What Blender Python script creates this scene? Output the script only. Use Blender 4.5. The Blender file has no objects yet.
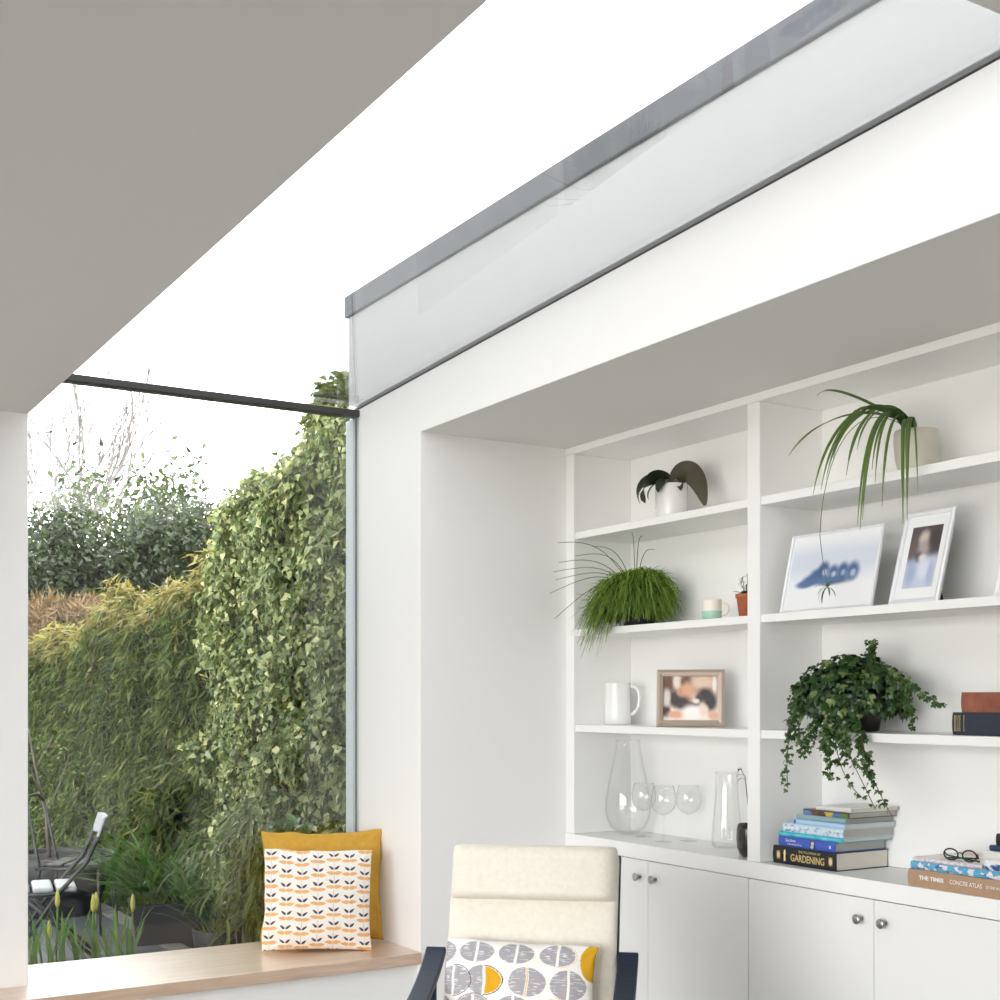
import bpy, bmesh, math, random
import numpy as np
from mathutils import Vector, Matrix, noise
random.seed(7)
rng = np.random.default_rng(11)
C = bpy.context.scene.collection
PI = math.pi
R = math.radians

# ------------------------------------------------------------------ materials
def nodes_of(name):
    m = bpy.data.materials.new(name); m.use_nodes = True
    nt = m.node_tree
    return m, nt, nt.nodes['Principled BSDF'], nt.nodes['Material Output']

def mat(name, col, rough=.5, metal=0.0, spec=.5, noise_amt=0.0, noise_scale=20.0, bump=0.0, bump_scale=200.0, coat=0.0, stretch=None):
    m, nt, b, out = nodes_of(name)
    b.inputs['Base Color'].default_value = (*col, 1)
    b.inputs['Roughness'].default_value = rough
    b.inputs['Metallic'].default_value = metal
    b.inputs['Specular IOR Level'].default_value = spec
    b.inputs['Coat Weight'].default_value = coat
    b.inputs['Coat Roughness'].default_value = .15
    if noise_amt or bump:
        tc = nt.nodes.new('ShaderNodeTexCoord')
        mp = nt.nodes.new('ShaderNodeMapping')
        if stretch: mp.inputs['Scale'].default_value = stretch
        nt.links.new(tc.outputs['Object'], mp.inputs['Vector'])
    if noise_amt:
        n = nt.nodes.new('ShaderNodeTexNoise'); n.inputs['Scale'].default_value = noise_scale; n.inputs['Detail'].default_value = 5
        nt.links.new(mp.outputs[0], n.inputs['Vector'])
        r = nt.nodes.new('ShaderNodeValToRGB')
        lo = [max(0, c * (1 - noise_amt)) for c in col]; hi = [min(1, c * (1 + noise_amt)) for c in col]
        r.color_ramp.elements[0].color = (*lo, 1); r.color_ramp.elements[1].color = (*hi, 1)
        r.color_ramp.elements[0].position = .3; r.color_ramp.elements[1].position = .7
        nt.links.new(n.outputs['Fac'], r.inputs[0]); nt.links.new(r.outputs[0], b.inputs['Base Color'])
    if bump:
        n2 = nt.nodes.new('ShaderNodeTexNoise'); n2.inputs['Scale'].default_value = bump_scale; n2.inputs['Detail'].default_value = 4
        nt.links.new(mp.outputs[0], n2.inputs['Vector'])
        bp = nt.nodes.new('ShaderNodeBump'); bp.inputs['Strength'].default_value = bump; bp.inputs['Distance'].default_value = .004
        nt.links.new(n2.outputs['Fac'], bp.inputs['Height']); nt.links.new(bp.outputs[0], b.inputs['Normal'])
    return m

def attr_mat(name, rough=.7, spec=.3, weave=0.0, wscale=500):
    m, nt, b, out = nodes_of(name)
    a = nt.nodes.new('ShaderNodeAttribute'); a.attribute_name = 'Col'
    nt.links.new(a.outputs['Color'], b.inputs['Base Color'])
    b.inputs['Roughness'].default_value = rough; b.inputs['Specular IOR Level'].default_value = spec
    if weave:
        tc = nt.nodes.new('ShaderNodeTexCoord'); n = nt.nodes.new('ShaderNodeTexNoise'); n.inputs['Scale'].default_value = wscale
        nt.links.new(tc.outputs['Object'], n.inputs['Vector'])
        bp = nt.nodes.new('ShaderNodeBump'); bp.inputs['Strength'].default_value = weave; bp.inputs['Distance'].default_value = .003
        nt.links.new(n.outputs['Fac'], bp.inputs['Height']); nt.links.new(bp.outputs[0], b.inputs['Normal'])
    return m

def leaf_mat(name, trans=.35, rough=.5, spec=.3, tint=(1.25, 1.2, .55)):
    m = bpy.data.materials.new(name); m.use_nodes = True; nt = m.node_tree
    for n in list(nt.nodes): nt.nodes.remove(n)
    out = nt.nodes.new('ShaderNodeOutputMaterial')
    a = nt.nodes.new('ShaderNodeAttribute'); a.attribute_name = 'Col'
    b = nt.nodes.new('ShaderNodeBsdfPrincipled'); b.inputs['Roughness'].default_value = rough; b.inputs['Specular IOR Level'].default_value = spec
    t = nt.nodes.new('ShaderNodeBsdfTranslucent')
    mx = nt.nodes.new('ShaderNodeVectorMath'); mx.operation = 'MULTIPLY'; mx.inputs[1].default_value = tint
    nt.links.new(a.outputs['Color'], b.inputs['Base Color'])
    nt.links.new(a.outputs['Color'], mx.inputs[0]); nt.links.new(mx.outputs[0], t.inputs['Color'])
    s = nt.nodes.new('ShaderNodeMixShader'); s.inputs[0].default_value = trans
    nt.links.new(b.outputs[0], s.inputs[1]); nt.links.new(t.outputs[0], s.inputs[2]); nt.links.new(s.outputs[0], out.inputs[0])
    return m

def glass_mat(name, tint=(1, 1, 1), r0=.05, rough=0.0, gain=1.0):
    """thin clear glass: straight transmission mixed with a mirror by Schlick's reflectance"""
    m = bpy.data.materials.new(name); m.use_nodes = True; nt = m.node_tree
    for n in list(nt.nodes): nt.nodes.remove(n)
    out = nt.nodes.new('ShaderNodeOutputMaterial')
    g = nt.nodes.new('ShaderNodeNewGeometry')
    d = nt.nodes.new('ShaderNodeVectorMath'); d.operation = 'DOT_PRODUCT'
    nt.links.new(g.outputs['Incoming'], d.inputs[0]); nt.links.new(g.outputs['Normal'], d.inputs[1])
    def mth(op, a, b=None):
        n = nt.nodes.new('ShaderNodeMath'); n.operation = op; n.use_clamp = False
        for i, v in enumerate((a, b)):
            if v is None: continue
            if isinstance(v, (int, float)): n.inputs[i].default_value = v
            else: nt.links.new(v, n.inputs[i])
        return n.outputs[0]
    c = mth('ABSOLUTE', d.outputs['Value'])
    p = mth('POWER', mth('SUBTRACT', 1.0, c), 5.0)
    f = mth('MINIMUM', mth('MULTIPLY', mth('ADD', r0, mth('MULTIPLY', p, 1 - r0)), gain), 1.0)
    tr = nt.nodes.new('ShaderNodeBsdfTransparent'); tr.inputs[0].default_value = (*tint, 1)
    gl = nt.nodes.new('ShaderNodeBsdfGlossy'); gl.inputs['Roughness'].default_value = rough
    s = nt.nodes.new('ShaderNodeMixShader')
    nt.links.new(f, s.inputs[0]); nt.links.new(tr.outputs[0], s.inputs[1]); nt.links.new(gl.outputs[0], s.inputs[2])
    nt.links.new(s.outputs[0], out.inputs[0])
    return m

def wood_mat(name, c1, c2, rough=.35, scale=(1.2, 14, 14), coat=.3, coatr=.25):
    m, nt, b, out = nodes_of(name)
    tc = nt.nodes.new('ShaderNodeTexCoord'); mp = nt.nodes.new('ShaderNodeMapping'); mp.inputs['Scale'].default_value = scale
    n = nt.nodes.new('ShaderNodeTexNoise'); n.inputs['Scale'].default_value = 3.2; n.inputs['Detail'].default_value = 8; n.inputs['Distortion'].default_value = .8
    r = nt.nodes.new('ShaderNodeValToRGB'); r.color_ramp.elements[0].color = (*c1, 1); r.color_ramp.elements[1].color = (*c2, 1)
    r.color_ramp.elements[0].position = .32; r.color_ramp.elements[1].position = .68
    nt.links.new(tc.outputs['Object'], mp.inputs['Vector']); nt.links.new(mp.outputs[0], n.inputs['Vector'])
    nt.links.new(n.outputs['Fac'], r.inputs[0]); nt.links.new(r.outputs[0], b.inputs['Base Color'])
    b.inputs['Roughness'].default_value = rough; b.inputs['Coat Weight'].default_value = coat; b.inputs['Coat Roughness'].default_value = coatr
    b.inputs['Coat IOR'].default_value = 1.75
    bp = nt.nodes.new('ShaderNodeBump'); bp.inputs['Strength'].default_value = .08
    nt.links.new(n.outputs['Fac'], bp.inputs['Height']); nt.links.new(bp.outputs[0], b.inputs['Normal'])
    return m

def paving_mat(name):
    m, nt, b, out = nodes_of(name)
    tc = nt.nodes.new('ShaderNodeTexCoord'); br = nt.nodes.new('ShaderNodeTexBrick')
    br.inputs['Scale'].default_value = 1.0; br.inputs['Brick Width'].default_value = .6; br.inputs['Row Height'].default_value = .4
    br.inputs['Mortar Size'].default_value = .008
    br.inputs['Color1'].default_value = (.085, .095, .115, 1); br.inputs['Color2'].default_value = (.12, .13, .15, 1); br.inputs['Mortar'].default_value = (.05, .05, .05, 1)
    nt.links.new(tc.outputs['Object'], br.inputs['Vector'])
    n = nt.nodes.new('ShaderNodeTexNoise'); n.inputs['Scale'].default_value = 9; n.inputs['Detail'].default_value = 6
    nt.links.new(tc.outputs['Object'], n.inputs['Vector'])
    mx = nt.nodes.new('ShaderNodeMix'); mx.data_type = 'RGBA'; mx.blend_type = 'MULTIPLY'; mx.inputs['Factor'].default_value = .4
    nt.links.new(br.outputs['Color'], mx.inputs['A']); nt.links.new(n.outputs['Color'], mx.inputs['B'])
    nt.links.new(br.outputs['Color'], b.inputs['Base Color'])
    bp = nt.nodes.new('ShaderNodeBump'); bp.inputs['Strength'].default_value = .3
    nt.links.new(n.outputs['Fac'], bp.inputs['Height']); nt.links.new(bp.outputs[0], b.inputs['Normal'])
    b.inputs['Roughness'].default_value = .55
    return m

M = dict(
    wall=mat('wall_paint', (.90, .895, .885), .6, bump=.03, bump_scale=120),
    render=mat('outside_render', (.95, .95, .945), .8, bump=.05, bump_scale=90),
    ceil=mat('ceiling_paint', (.80, .785, .77), .7, bump=.03, bump_scale=120),
    shelf=mat('shelf_paint', (.90, .90, .885), .38, spec=.4),
    door=mat('door_paint', (.85, .85, .835), .42, spec=.4),
    floor=wood_mat('floor_pale', (.24, .23, .215), (.31, .30, .285), .4),
    oak=wood_mat('bench_oak', (.52, .36, .25), (.70, .53, .40), .38, coat=1.0, coatr=.30),
    lead=mat('coping_metal', (.34, .355, .385), .5, 0.0, noise_amt=.12, noise_scale=6),
    gasket=mat('dark_gasket', (.20, .20, .20), .5),
    bar=mat('dark_bar', (.045, .04, .04), .4),
    pvc=mat('window_frame_white', (.72, .75, .80), .35),
    glass=glass_mat('window_glass', (.95, .965, .96), .045, gain=1.0),
    roofglass=glass_mat('solar_glass', (.64, .645, .645), .045, gain=1.0),
    ware=glass_mat('glassware', (.99, .992, .993), .045, gain=1.0),
    nickel=mat('brushed_nickel', (.46, .44, .42), .28, 1.0),
    cream=mat('cream_fabric', (.78, .73, .64), .9, spec=.1, noise_amt=.04, noise_scale=60, bump=.35, bump_scale=420),
    navy=mat('black_blue_wood', (.010, .018, .040), .35, spec=.35),
    mustard=mat('mustard_fabric', (.58, .335, .055), .85, spec=.15, noise_amt=.06, noise_scale=40, bump=.3, bump_scale=350),
    china=mat('white_china', (.86, .86, .85), .18, coat=.3),
    pot=mat('cream_pot', (.68, .64, .56), .5, noise_amt=.05, noise_scale=15),
    terra=mat('terracotta', (.46, .13, .06), .8, noise_amt=.1, noise_scale=30),
    darkpot=mat('dark_pot', (.025, .022, .022), .5),
    soil=mat('potting_soil', (.03, .022, .016), .95, noise_amt=.5, noise_scale=60, bump=1, bump_scale=90),
    black=mat('black_metal', (.02, .02, .022), .4),
    tubpl=mat('black_planter', (.022, .022, .024), .45, noise_amt=.3, noise_scale=8),
    white_pl=mat('white_paint', (.36, .37, .38), .5),
    bronze=mat('bronze_frame', (.62, .51, .43), .3, .7),
    silver=mat('pale_frame', (.80, .81, .84), .35, .1),
    mount=mat('white_mount', (.86, .87, .88), .7),
    paper=mat('page_edges', (.74, .70, .62), .9, bump=.6, bump_scale=60, stretch=(1, 1, 40)),
    paperg=mat('grey_page_edges', (.52, .50, .46), .9, bump=.6, bump_scale=60, stretch=(1, 1, 40)),
    gold=mat('gold_foil', (.80, .62, .28), .35, .6),
    ink_white=mat('white_ink', (.86, .85, .82), .6),
    bark=mat('bark', (.16, .13, .11), .9, noise_amt=.3, noise_scale=30),
    paleb=mat('pale_bark', (.33, .30, .29), .9, noise_amt=.2, noise_scale=30),
    green_stem=mat('green_stem', (.10, .17, .035), .6),
    brown_stem=mat('brown_stem', (.17, .10, .06), .8),
    earth=mat('garden_soil', (.055, .04, .03), .95, noise_amt=.5, noise_scale=14, bump=1, bump_scale=30),
    lawn=mat('lawn_green', (.045, .10, .018), .9, noise_amt=.4, noise_scale=8, bump=1, bump_scale=60),
    paving=paving_mat('slate_paving'),
    kerb=mat('kerb_stone', (.17, .165, .15), .8, noise_amt=.25, noise_scale=10),
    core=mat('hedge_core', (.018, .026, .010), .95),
    attr=attr_mat('print', .6), fabric=attr_mat('printed_fabric', .9, .1, .25, 450),
    gloss=attr_mat('printed_cover', .3, .5),
    leaf=leaf_mat('leaf'), leafg=leaf_mat('glossy_leaf', .2, .32, .5), leafd=leaf_mat('dark_leaf', .08, .4, .4),
)

# ------------------------------------------------------------------ mesh helpers
class MB:
    def __init__(s): s.v = []; s.f = []; s.c = []
    def add(s, v, f, col=None):
        o = len(s.v); s.v += [tuple(p) for p in v]; s.f += [tuple(i + o for i in q) for q in f]
        if col is not None: s.c += [col] * len(v) if not isinstance(col, list) else col
        return s
    def box(s, x0, x1, y0, y1, z0, z1, col=None):
        v = [(x, y, z) for x in (x0, x1) for y in (y0, y1) for z in (z0, z1)]
        f = [(0, 1, 3, 2), (4, 6, 7, 5), (0, 4, 5, 1), (2, 3, 7, 6), (0, 2, 6, 4), (1, 5, 7, 3)]
        return s.add(v, f, col)
    def prism(s, poly, z0, z1, col=None):
        n = len(poly)
        v = [(x, y, z0) for x, y in poly] + [(x, y, z1) for x, y in poly]
        f = [tuple(range(n - 1, -1, -1)), tuple(range(n, 2 * n))] + [(i, (i + 1) % n, n + (i + 1) % n, n + i) for i in range(n)]
        return s.add(v, f, col)
    def lathe(s, prof, seg=40, cx=0, cy=0, cz=0, col=None):
        v = []; f = []
        for r, z in prof:
            for k in range(seg):
                a = 2 * PI * k / seg; v.append((cx + r * math.cos(a), cy + r * math.sin(a), cz + z))
        for i in range(len(prof) - 1):
            for k in range(seg):
                f.append((i * seg + k, i * seg + (k + 1) % seg, (i + 1) * seg + (k + 1) % seg, (i + 1) * seg + k))
        if prof[0][0] > 1e-5: f.append(tuple(range(seg - 1, -1, -1)))
        if prof[-1][0] > 1e-5: f.append(tuple((len(prof) - 1) * seg + k for k in range(seg)))
        return s.add(v, f, col)
    def tube(s, pts, rad, seg=8, col=None):
        pts = [Vector(p) for p in pts]; n = len(pts)
        if not isinstance(rad, (list, tuple)): rad = [rad] * n
        v = []; f = []
        t0 = (pts[1] - pts[0]).normalized()
        up = Vector((0, 0, 1)) if abs(t0.z) < .9 else Vector((1, 0, 0))
        u = t0.cross(up).normalized()
        for i, p in enumerate(pts):
            t = (pts[min(i + 1, n - 1)] - pts[max(i - 1, 0)])
            t = t.normalized() if t.length > 1e-9 else t0
            u = (u - t * u.dot(t)); u = u.normalized() if u.length > 1e-6 else t.orthogonal().normalized()
            w = t.cross(u)
            for k in range(seg):
                a = 2 * PI * k / seg; v.append(tuple(p + (u * math.cos(a) + w * math.sin(a)) * rad[i]))
        for i in range(n - 1):
            for k in range(seg):
                f.append((i * seg + k, i * seg + (k + 1) % seg, (i + 1) * seg + (k + 1) % seg, (i + 1) * seg + k))
        f.append(tuple(range(seg - 1, -1, -1))); f.append(tuple((n - 1) * seg + k for k in range(seg)))
        return s.add(v, f, col)
    def band(s, pts, wid, thick, side, col=None):
        """flat bent strip: path pts, width along `side`, thickness across"""
        pts = [Vector(p) for p in pts]; n = len(pts); side = Vector(side).normalized(); v = []; f = []
        for i, p in enumerate(pts):
            t = (pts[min(i + 1, n - 1)] - pts[max(i - 1, 0)]).normalized(); nn = t.cross(side).normalized()
            for a, b in ((-1, -1), (1, -1), (1, 1), (-1, 1)):
                v.append(tuple(p + side * a * wid / 2 + nn * b * thick / 2))
        for i in range(n - 1):
            for k in range(4): f.append((i * 4 + k, i * 4 + (k + 1) % 4, (i + 1) * 4 + (k + 1) % 4, (i + 1) * 4 + k))
        f.append((3, 2, 1, 0)); f.append(tuple((n - 1) * 4 + k for k in range(4)))
        return s.add(v, f, col)
    def blade(s, pts, wid, col, side=None, fold=.25, face=None):
        """tapering leaf blade with a folded midrib along pts"""
        pts = [Vector(p) for p in pts]; n = len(pts); v = []; f = []; cs = []
        for i, p in enumerate(pts):
            t = (pts[min(i + 1, n - 1)] - pts[max(i - 1, 0)]).normalized()
            sd = Vector(side) if side is not None else t.cross(Vector((0, 0, 1)))
            if face is not None: sd = t.cross(Vector(face))
            sd = sd - t * sd.dot(t)
            sd = sd.normalized() if sd.length > 1e-4 else t.orthogonal().normalized()
            nn = sd.cross(t); w = wid[i] if isinstance(wid, (list, tuple)) else wid
            v += [tuple(p - sd * w / 2 + nn * w * fold), tuple(p), tuple(p + sd * w / 2 + nn * w * fold)]
            c = col(i / (n - 1)) if callable(col) else col
            cs += [c] * 3
        for i in range(n - 1):
            for k in range(2): f.append((i * 3 + k, i * 3 + k + 1, (i + 1) * 3 + k + 1, (i + 1) * 3 + k))
        return s.add(v, f, cs)
    def build(s, name, m, parent=None, smooth=False, bevel=0.0, bseg=2, auto=None):
        me = bpy.data.meshes.new(name); me.from_pydata(s.v, [], s.f); me.update()
        if s.c and len(s.c) == len(s.v):
            a = me.color_attributes.new('Col', 'FLOAT_COLOR', 'POINT')
            a.data.foreach_set('color', np.array([(*c[:3], 1) for c in s.c], dtype=np.float32).ravel())
        return link(name, me, m, parent, smooth, bevel, bseg)

def link(name, me, m, parent=None, smooth=False, bevel=0.0, bseg=2):
    bm = bmesh.new(); bm.from_mesh(me)
    if smooth is not None and len(bm.faces) < 60000: bmesh.ops.recalc_face_normals(bm, faces=bm.faces)
    if bevel:
        es = [e for e in bm.edges if len(e.link_faces) == 2 and e.calc_face_angle(0) > .5]
        bmesh.ops.bevel(bm, geom=es, offset=bevel, segments=bseg, profile=.5, affect='EDGES', clamp_overlap=True)
    if smooth:
        for f in bm.faces: f.smooth = True
    bm.to_mesh(me); bm.free()
    o = bpy.data.objects.new(name, me); C.objects.link(o)
    if m: me.materials.append(m)
    if parent: o.parent = parent
    return o

def np_mesh(name, verts, quads, cols, m, parent=None):
    me = bpy.data.meshes.new(name)
    nv, nf = len(verts), len(quads)
    me.vertices.add(nv); me.vertices.foreach_set('co', np.ascontiguousarray(verts, dtype=np.float32).ravel())
    k = quads.shape[1]
    me.loops.add(nf * k); me.loops.foreach_set('vertex_index', np.ascontiguousarray(quads, dtype=np.int32).ravel())
    me.polygons.add(nf); me.polygons.foreach_set('loop_start', np.arange(0, nf * k, k, dtype=np.int32))
    me.update(calc_edges=True); me.validate()
    a = me.color_attributes.new('Col', 'FLOAT_COLOR', 'POINT')
    a.data.foreach_set('color', np.concatenate([cols, np.ones((nv, 1))], 1).astype(np.float32).ravel())
    o = bpy.data.objects.new(name, me); C.objects.link(o); me.materials.append(m)
    if parent: o.parent = parent
    return o

def tag(o, label, cat, group=None, kind=None):
    o['label'] = label; o['category'] = cat
    if group: o['group'] = group
    if kind: o['kind'] = kind
    return o
def thing(name, label, cat, loc=(0, 0, 0), rz=0, group=None):
    o = bpy.data.objects.new(name, None); C.objects.link(o); o.location = loc; o.rotation_euler = (0, 0, rz)
    o.empty_display_size = .1
    return tag(o, label, cat, group)
def struct(name, mb, m, label=None, parent=None, **k):
    o = mb.build(name, m, parent, **k)
    if parent is None:
        o['kind'] = 'structure'
        if label: o['label'] = label
    return o
def lerp(a, b, t): return a + (b - a) * t
def mixc(a, b, t): return tuple(lerp(a[i], b[i], t) for i in range(3))
def sm(a, b, x):
    t = min(1, max(0, (x - a) / (b - a))); return t * t * (3 - 2 * t)
def bez(p0, p1, p2, p3, n):
    p0, p1, p2, p3 = map(Vector, (p0, p1, p2, p3)); r = []
    for i in range(n):
        t = i / (n - 1); r.append(p0 * (1 - t) ** 3 + p1 * 3 * t * (1 - t) ** 2 + p2 * 3 * t * t * (1 - t) + p3 * t ** 3)
    return r
def srgb(r, g, b):
    f = lambda c: ((c / 255 + .055) / 1.055) ** 2.4 if c > 10 else c / 255 / 12.92
    return (f(r), f(g), f(b))

# ------------------------------------------------------------------ room dimensions (metres; camera stands at 0,0)
XF, XS, XB = 2.545, 3.28, 3.595          # fascia plane, shelf fronts, shelf backs
YA, YG = 4.813, 5.42                    # alcove end wall, window glass
YE = 1.19                              # other end of the alcove
XL, YP = 1.007, 5.015                   # edge of the flat ceiling, pier face
ZC, ZS = 2.512, 2.577                   # ceiling, alcove soffit
ZB = .392                               # bench top
roofz = lambda y: 2.795 + (5.45 - y) * .0425
LW0, BW1 = 3.4, 2.5
FILLGLOW, FILLGLOWB, SUNGLOW = 7.5, 3.6, 4.8
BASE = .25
YR = 1.36                               # near end of the rooflight

struct('floor', MB().box(-3.2, 3.9, -2.2, 5.5, -.1, 0), M['floor'])
mb = MB(); mb.box(-3.2, XL, -2.2, 5.5, ZC, ZC + .25); mb.box(XL, XF + .4, -2.2, YR, ZC + .04, ZC + .29)
struct('ceiling', mb, M['ceil'])
mb = MB(); mb.box(-3.2, XL, YP, 5.5, 0, ZC); struct('wall_far', mb, M['wall'], bevel=.003)
# wall block between window and alcove, right fascia above the alcove, nearer wall, back of alcove
mb = MB()
mb.box(XF, 3.95, YA, 5.52, 0, 2.70)
def ygprism(y0, y1, x0, x1, z0):        # fascia following the fall of the roof
    v = [(x, y, z) for x in (x0, x1) for (y, z) in ((y0, z0), (y1, z0), (y1, roofz(y1) - .012), (y0, roofz(y0) - .012))]
    mb.add(v, [(3, 2, 1, 0), (4, 5, 6, 7), (0, 1, 5, 4), (1, 2, 6, 5), (2, 3, 7, 6), (3, 0, 4, 7)])
ygprism(-2.2, YA, XF, XF + .12, ZS)
ygprism(YA, 5.52, XF, 3.95, 2.70)
mb.box(XF, 3.95, -2.2, YE, 0, ZS)
struct('wall_right', mb, M['wall'])
struct('wall_alcove', MB().box(XB + .02, 3.95, YE, YA, 0, ZS), M['wall'])
struct('ceiling_alcove', MB().box(XF + .001, 3.95, YE, YA, ZS - .0012, ZS + .12), M['ceil'])
struct('wall_left', MB().box(-3.4, -3.2, LW0, 5.5, 0, ZC + .25), M['wall'])
if BW1 > -3.2: struct('wall_back', MB().box(-3.4, BW1, -2.4, -2.2, 0, ZC + .25), M['wall'])
mb = MB(); mb.prism([(-1.2, 4.77), (XF, 4.84), (XF, 4.90), (-1.2, 4.90)], 0, ZB - .05)
mb.box(XL, XF, 4.90, 5.5, 0, ZB - .05)
struct('wall_bench', mb, M['wall'])
# parapet beyond the rooflight with its metal coping
mb = MB(); v = [(x, y, z) for x in (XF + .004, XF + .35) for (y, z) in ((-.5, roofz(-.5) + .004), (5.54, roofz(5.54) + .004), (5.54, 3.235), (-.5, 3.235))]
mb.add(v, [(3, 2, 1, 0), (4, 5, 6, 7), (0, 1, 5, 4), (1, 2, 6, 5), (2, 3, 7, 6), (3, 0, 4, 7)])
struct('wall_parapet', mb, M['render'])
struct('trim_1', MB().box(XF - .012, XF + .40, -.5, 5.56, 3.235, 3.335), M['lead'], bevel=.006)
mb = MB(); mb.add([(x, y, roofz(y) + dz) for x in (XF - .006, XF + .06) for y in (-.5, 5.45) for dz in (-.008, -.001)],
                  [(0, 1, 3, 2), (4, 6, 7, 5), (0, 4, 5, 1), (2, 3, 7, 6), (0, 2, 6, 4), (1, 5, 7, 3)])
struct('trim_2', mb, M['gasket'])
# rooflight glass and the window below it
mb = MB(); ge = 5.43
mb.add([(x, y, roofz(y) + dz) for x in (XL - .1, XF + .003) for y in (YR - .05, ge) for dz in (.0, .014)],
       [(0, 1, 3, 2), (4, 6, 7, 5), (0, 4, 5, 1), (2, 3, 7, 6), (0, 2, 6, 4), (1, 5, 7, 3)])
struct('window_2', mb, M['roofglass'])
w1 = struct('window_1', MB().box(XL - .08, XF - .0007, YG, YG + .02, ZB, 2.748), M['glass'])
struct('window_frame', MB().box(XF - .016, XF - .001, YG + .03, 5.53, ZB, 2.745), M['pvc'], parent=w1, bevel=.002)
struct('gasket', MB().box(XF - .006, XF - .0005, YG + .022, YG + .0295, ZB, 2.745), M['gasket'], parent=w1)
struct('top_bar', MB().box(XL - .08, XF - .001, YG - .012, YG + .05, 2.748, 2.779), M['bar'], parent=w1, bevel=.004)
# upstand carrying the glass on the ceiling slab
struct('trim_3', MB().box(XL - .3, XL - .06, YR, 5.5, ZC + .25, 2.80), M['wall'])

# ------------------------------------------------------------------ window seat
seat = MB().prism([(-1.2, 4.74), (XF - .001, 4.803), (XF - .001, YG - .022), (XL + .001, YG - .022), (XL + .001, YP - .001), (-1.2, YP - .001)], ZB - .048, ZB).build('window_seat', M['oak'], bevel=.003)
tag(seat, 'pale oak window seat board running along the garden window', 'bench')

# ------------------------------------------------------------------ bookcase, worktop, cabinets
zsh = [(2.164, 2.195), (1.733, 1.763), (1.309, 1.340)]
ZW = .855
bk = thing('bookcase', 'white built in bookcase with open shelves above the cabinets in the alcove', 'bookcase', (XS, 3.6, ZW))
def bpart(name, x0, x1, y0, y1, z0, z1, bev=.002, par=None):
    return MB().box(x0 - XS, x1 - XS, y0 - 3.6, y1 - 3.6, z0 - ZW, z1 - ZW).build(name, M['shelf'], par or bk, bevel=bev)
UP = [(4.749, YA - .001), (3.555, 3.622), (2.360, 2.427), (YE + .001, 1.255)]
for a, b in UP: bpart('upright', XS, XB, a, b, ZW + .001, 2.544)
bpart('top_rail', XS - .006, XB, YE + .001, YA - .001, 2.5445, ZS - .0018)
bpart('back_panel', XB, XB + .018, YE + .001, YA - .001, ZW + .001, ZS - .002)
for (y0, y1) in ((UP[1][1], UP[0][0]), (UP[2][1], UP[1][0]), (UP[3][1], UP[2][0])):
    for z0, z1 in zsh: bpart('shelf', XS + .006, XB - .001, y0 + .0005, y1 - .0005, z0, z1)
wt = MB().box(XS - .006, XB + .018, YE + .002, YA - .002, ZW - .062, ZW).build('worktop', M['shelf'], bevel=.003)
tag(wt, 'continuous white worktop over the base cabinets below the bookcase', 'worktop')
def knob_mb():
    m = MB(); prof = [(.0001, 0), (.006, 0), (.006, .012), (.009, .016), (.0165, .026), (.0165, .030), (.012, .033), (.0001, .034)]
    m.lathe(prof, 24); m.v = [(-z, x, y) for x, y, z in m.v]; return m
def cabinet(label, y0, y1):
    c = thing('base_cabinet', label, 'cabinet', (XS, (y0 + y1) / 2, 0), 0, 'white base cabinets along the alcove')
    h = (y1 - y0) / 2
    m = MB(); m.box(.004, .325, -h + .001, h - .001, .08, ZW - .066); m.box(.04, .325, -h + .001, h - .001, 0, .08)
    m.build('body', M['door'], c)
    for s in (1, -1):
        d = MB().box(-.004, .0035, min(s * .0017, s * (h - .002)), max(s * .0017, s * (h - .002)), .085, ZW - .0645).build('door', M['door'], c, bevel=.0015)
        k = knob_mb().build('knob', M['nickel'], d, smooth=True); k.location = (-.004, s * .052, .722)
cabinet('white two door base cabinet under the glassware bay, nearer the window', 3.613, 4.812)
cabinet('white two door base cabinet under the two stacks of books', 2.402, 3.6125)
cabinet('white base cabinet beyond the right edge, next to the pile with the brown atlas', YE + .002, 2.4015)

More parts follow.
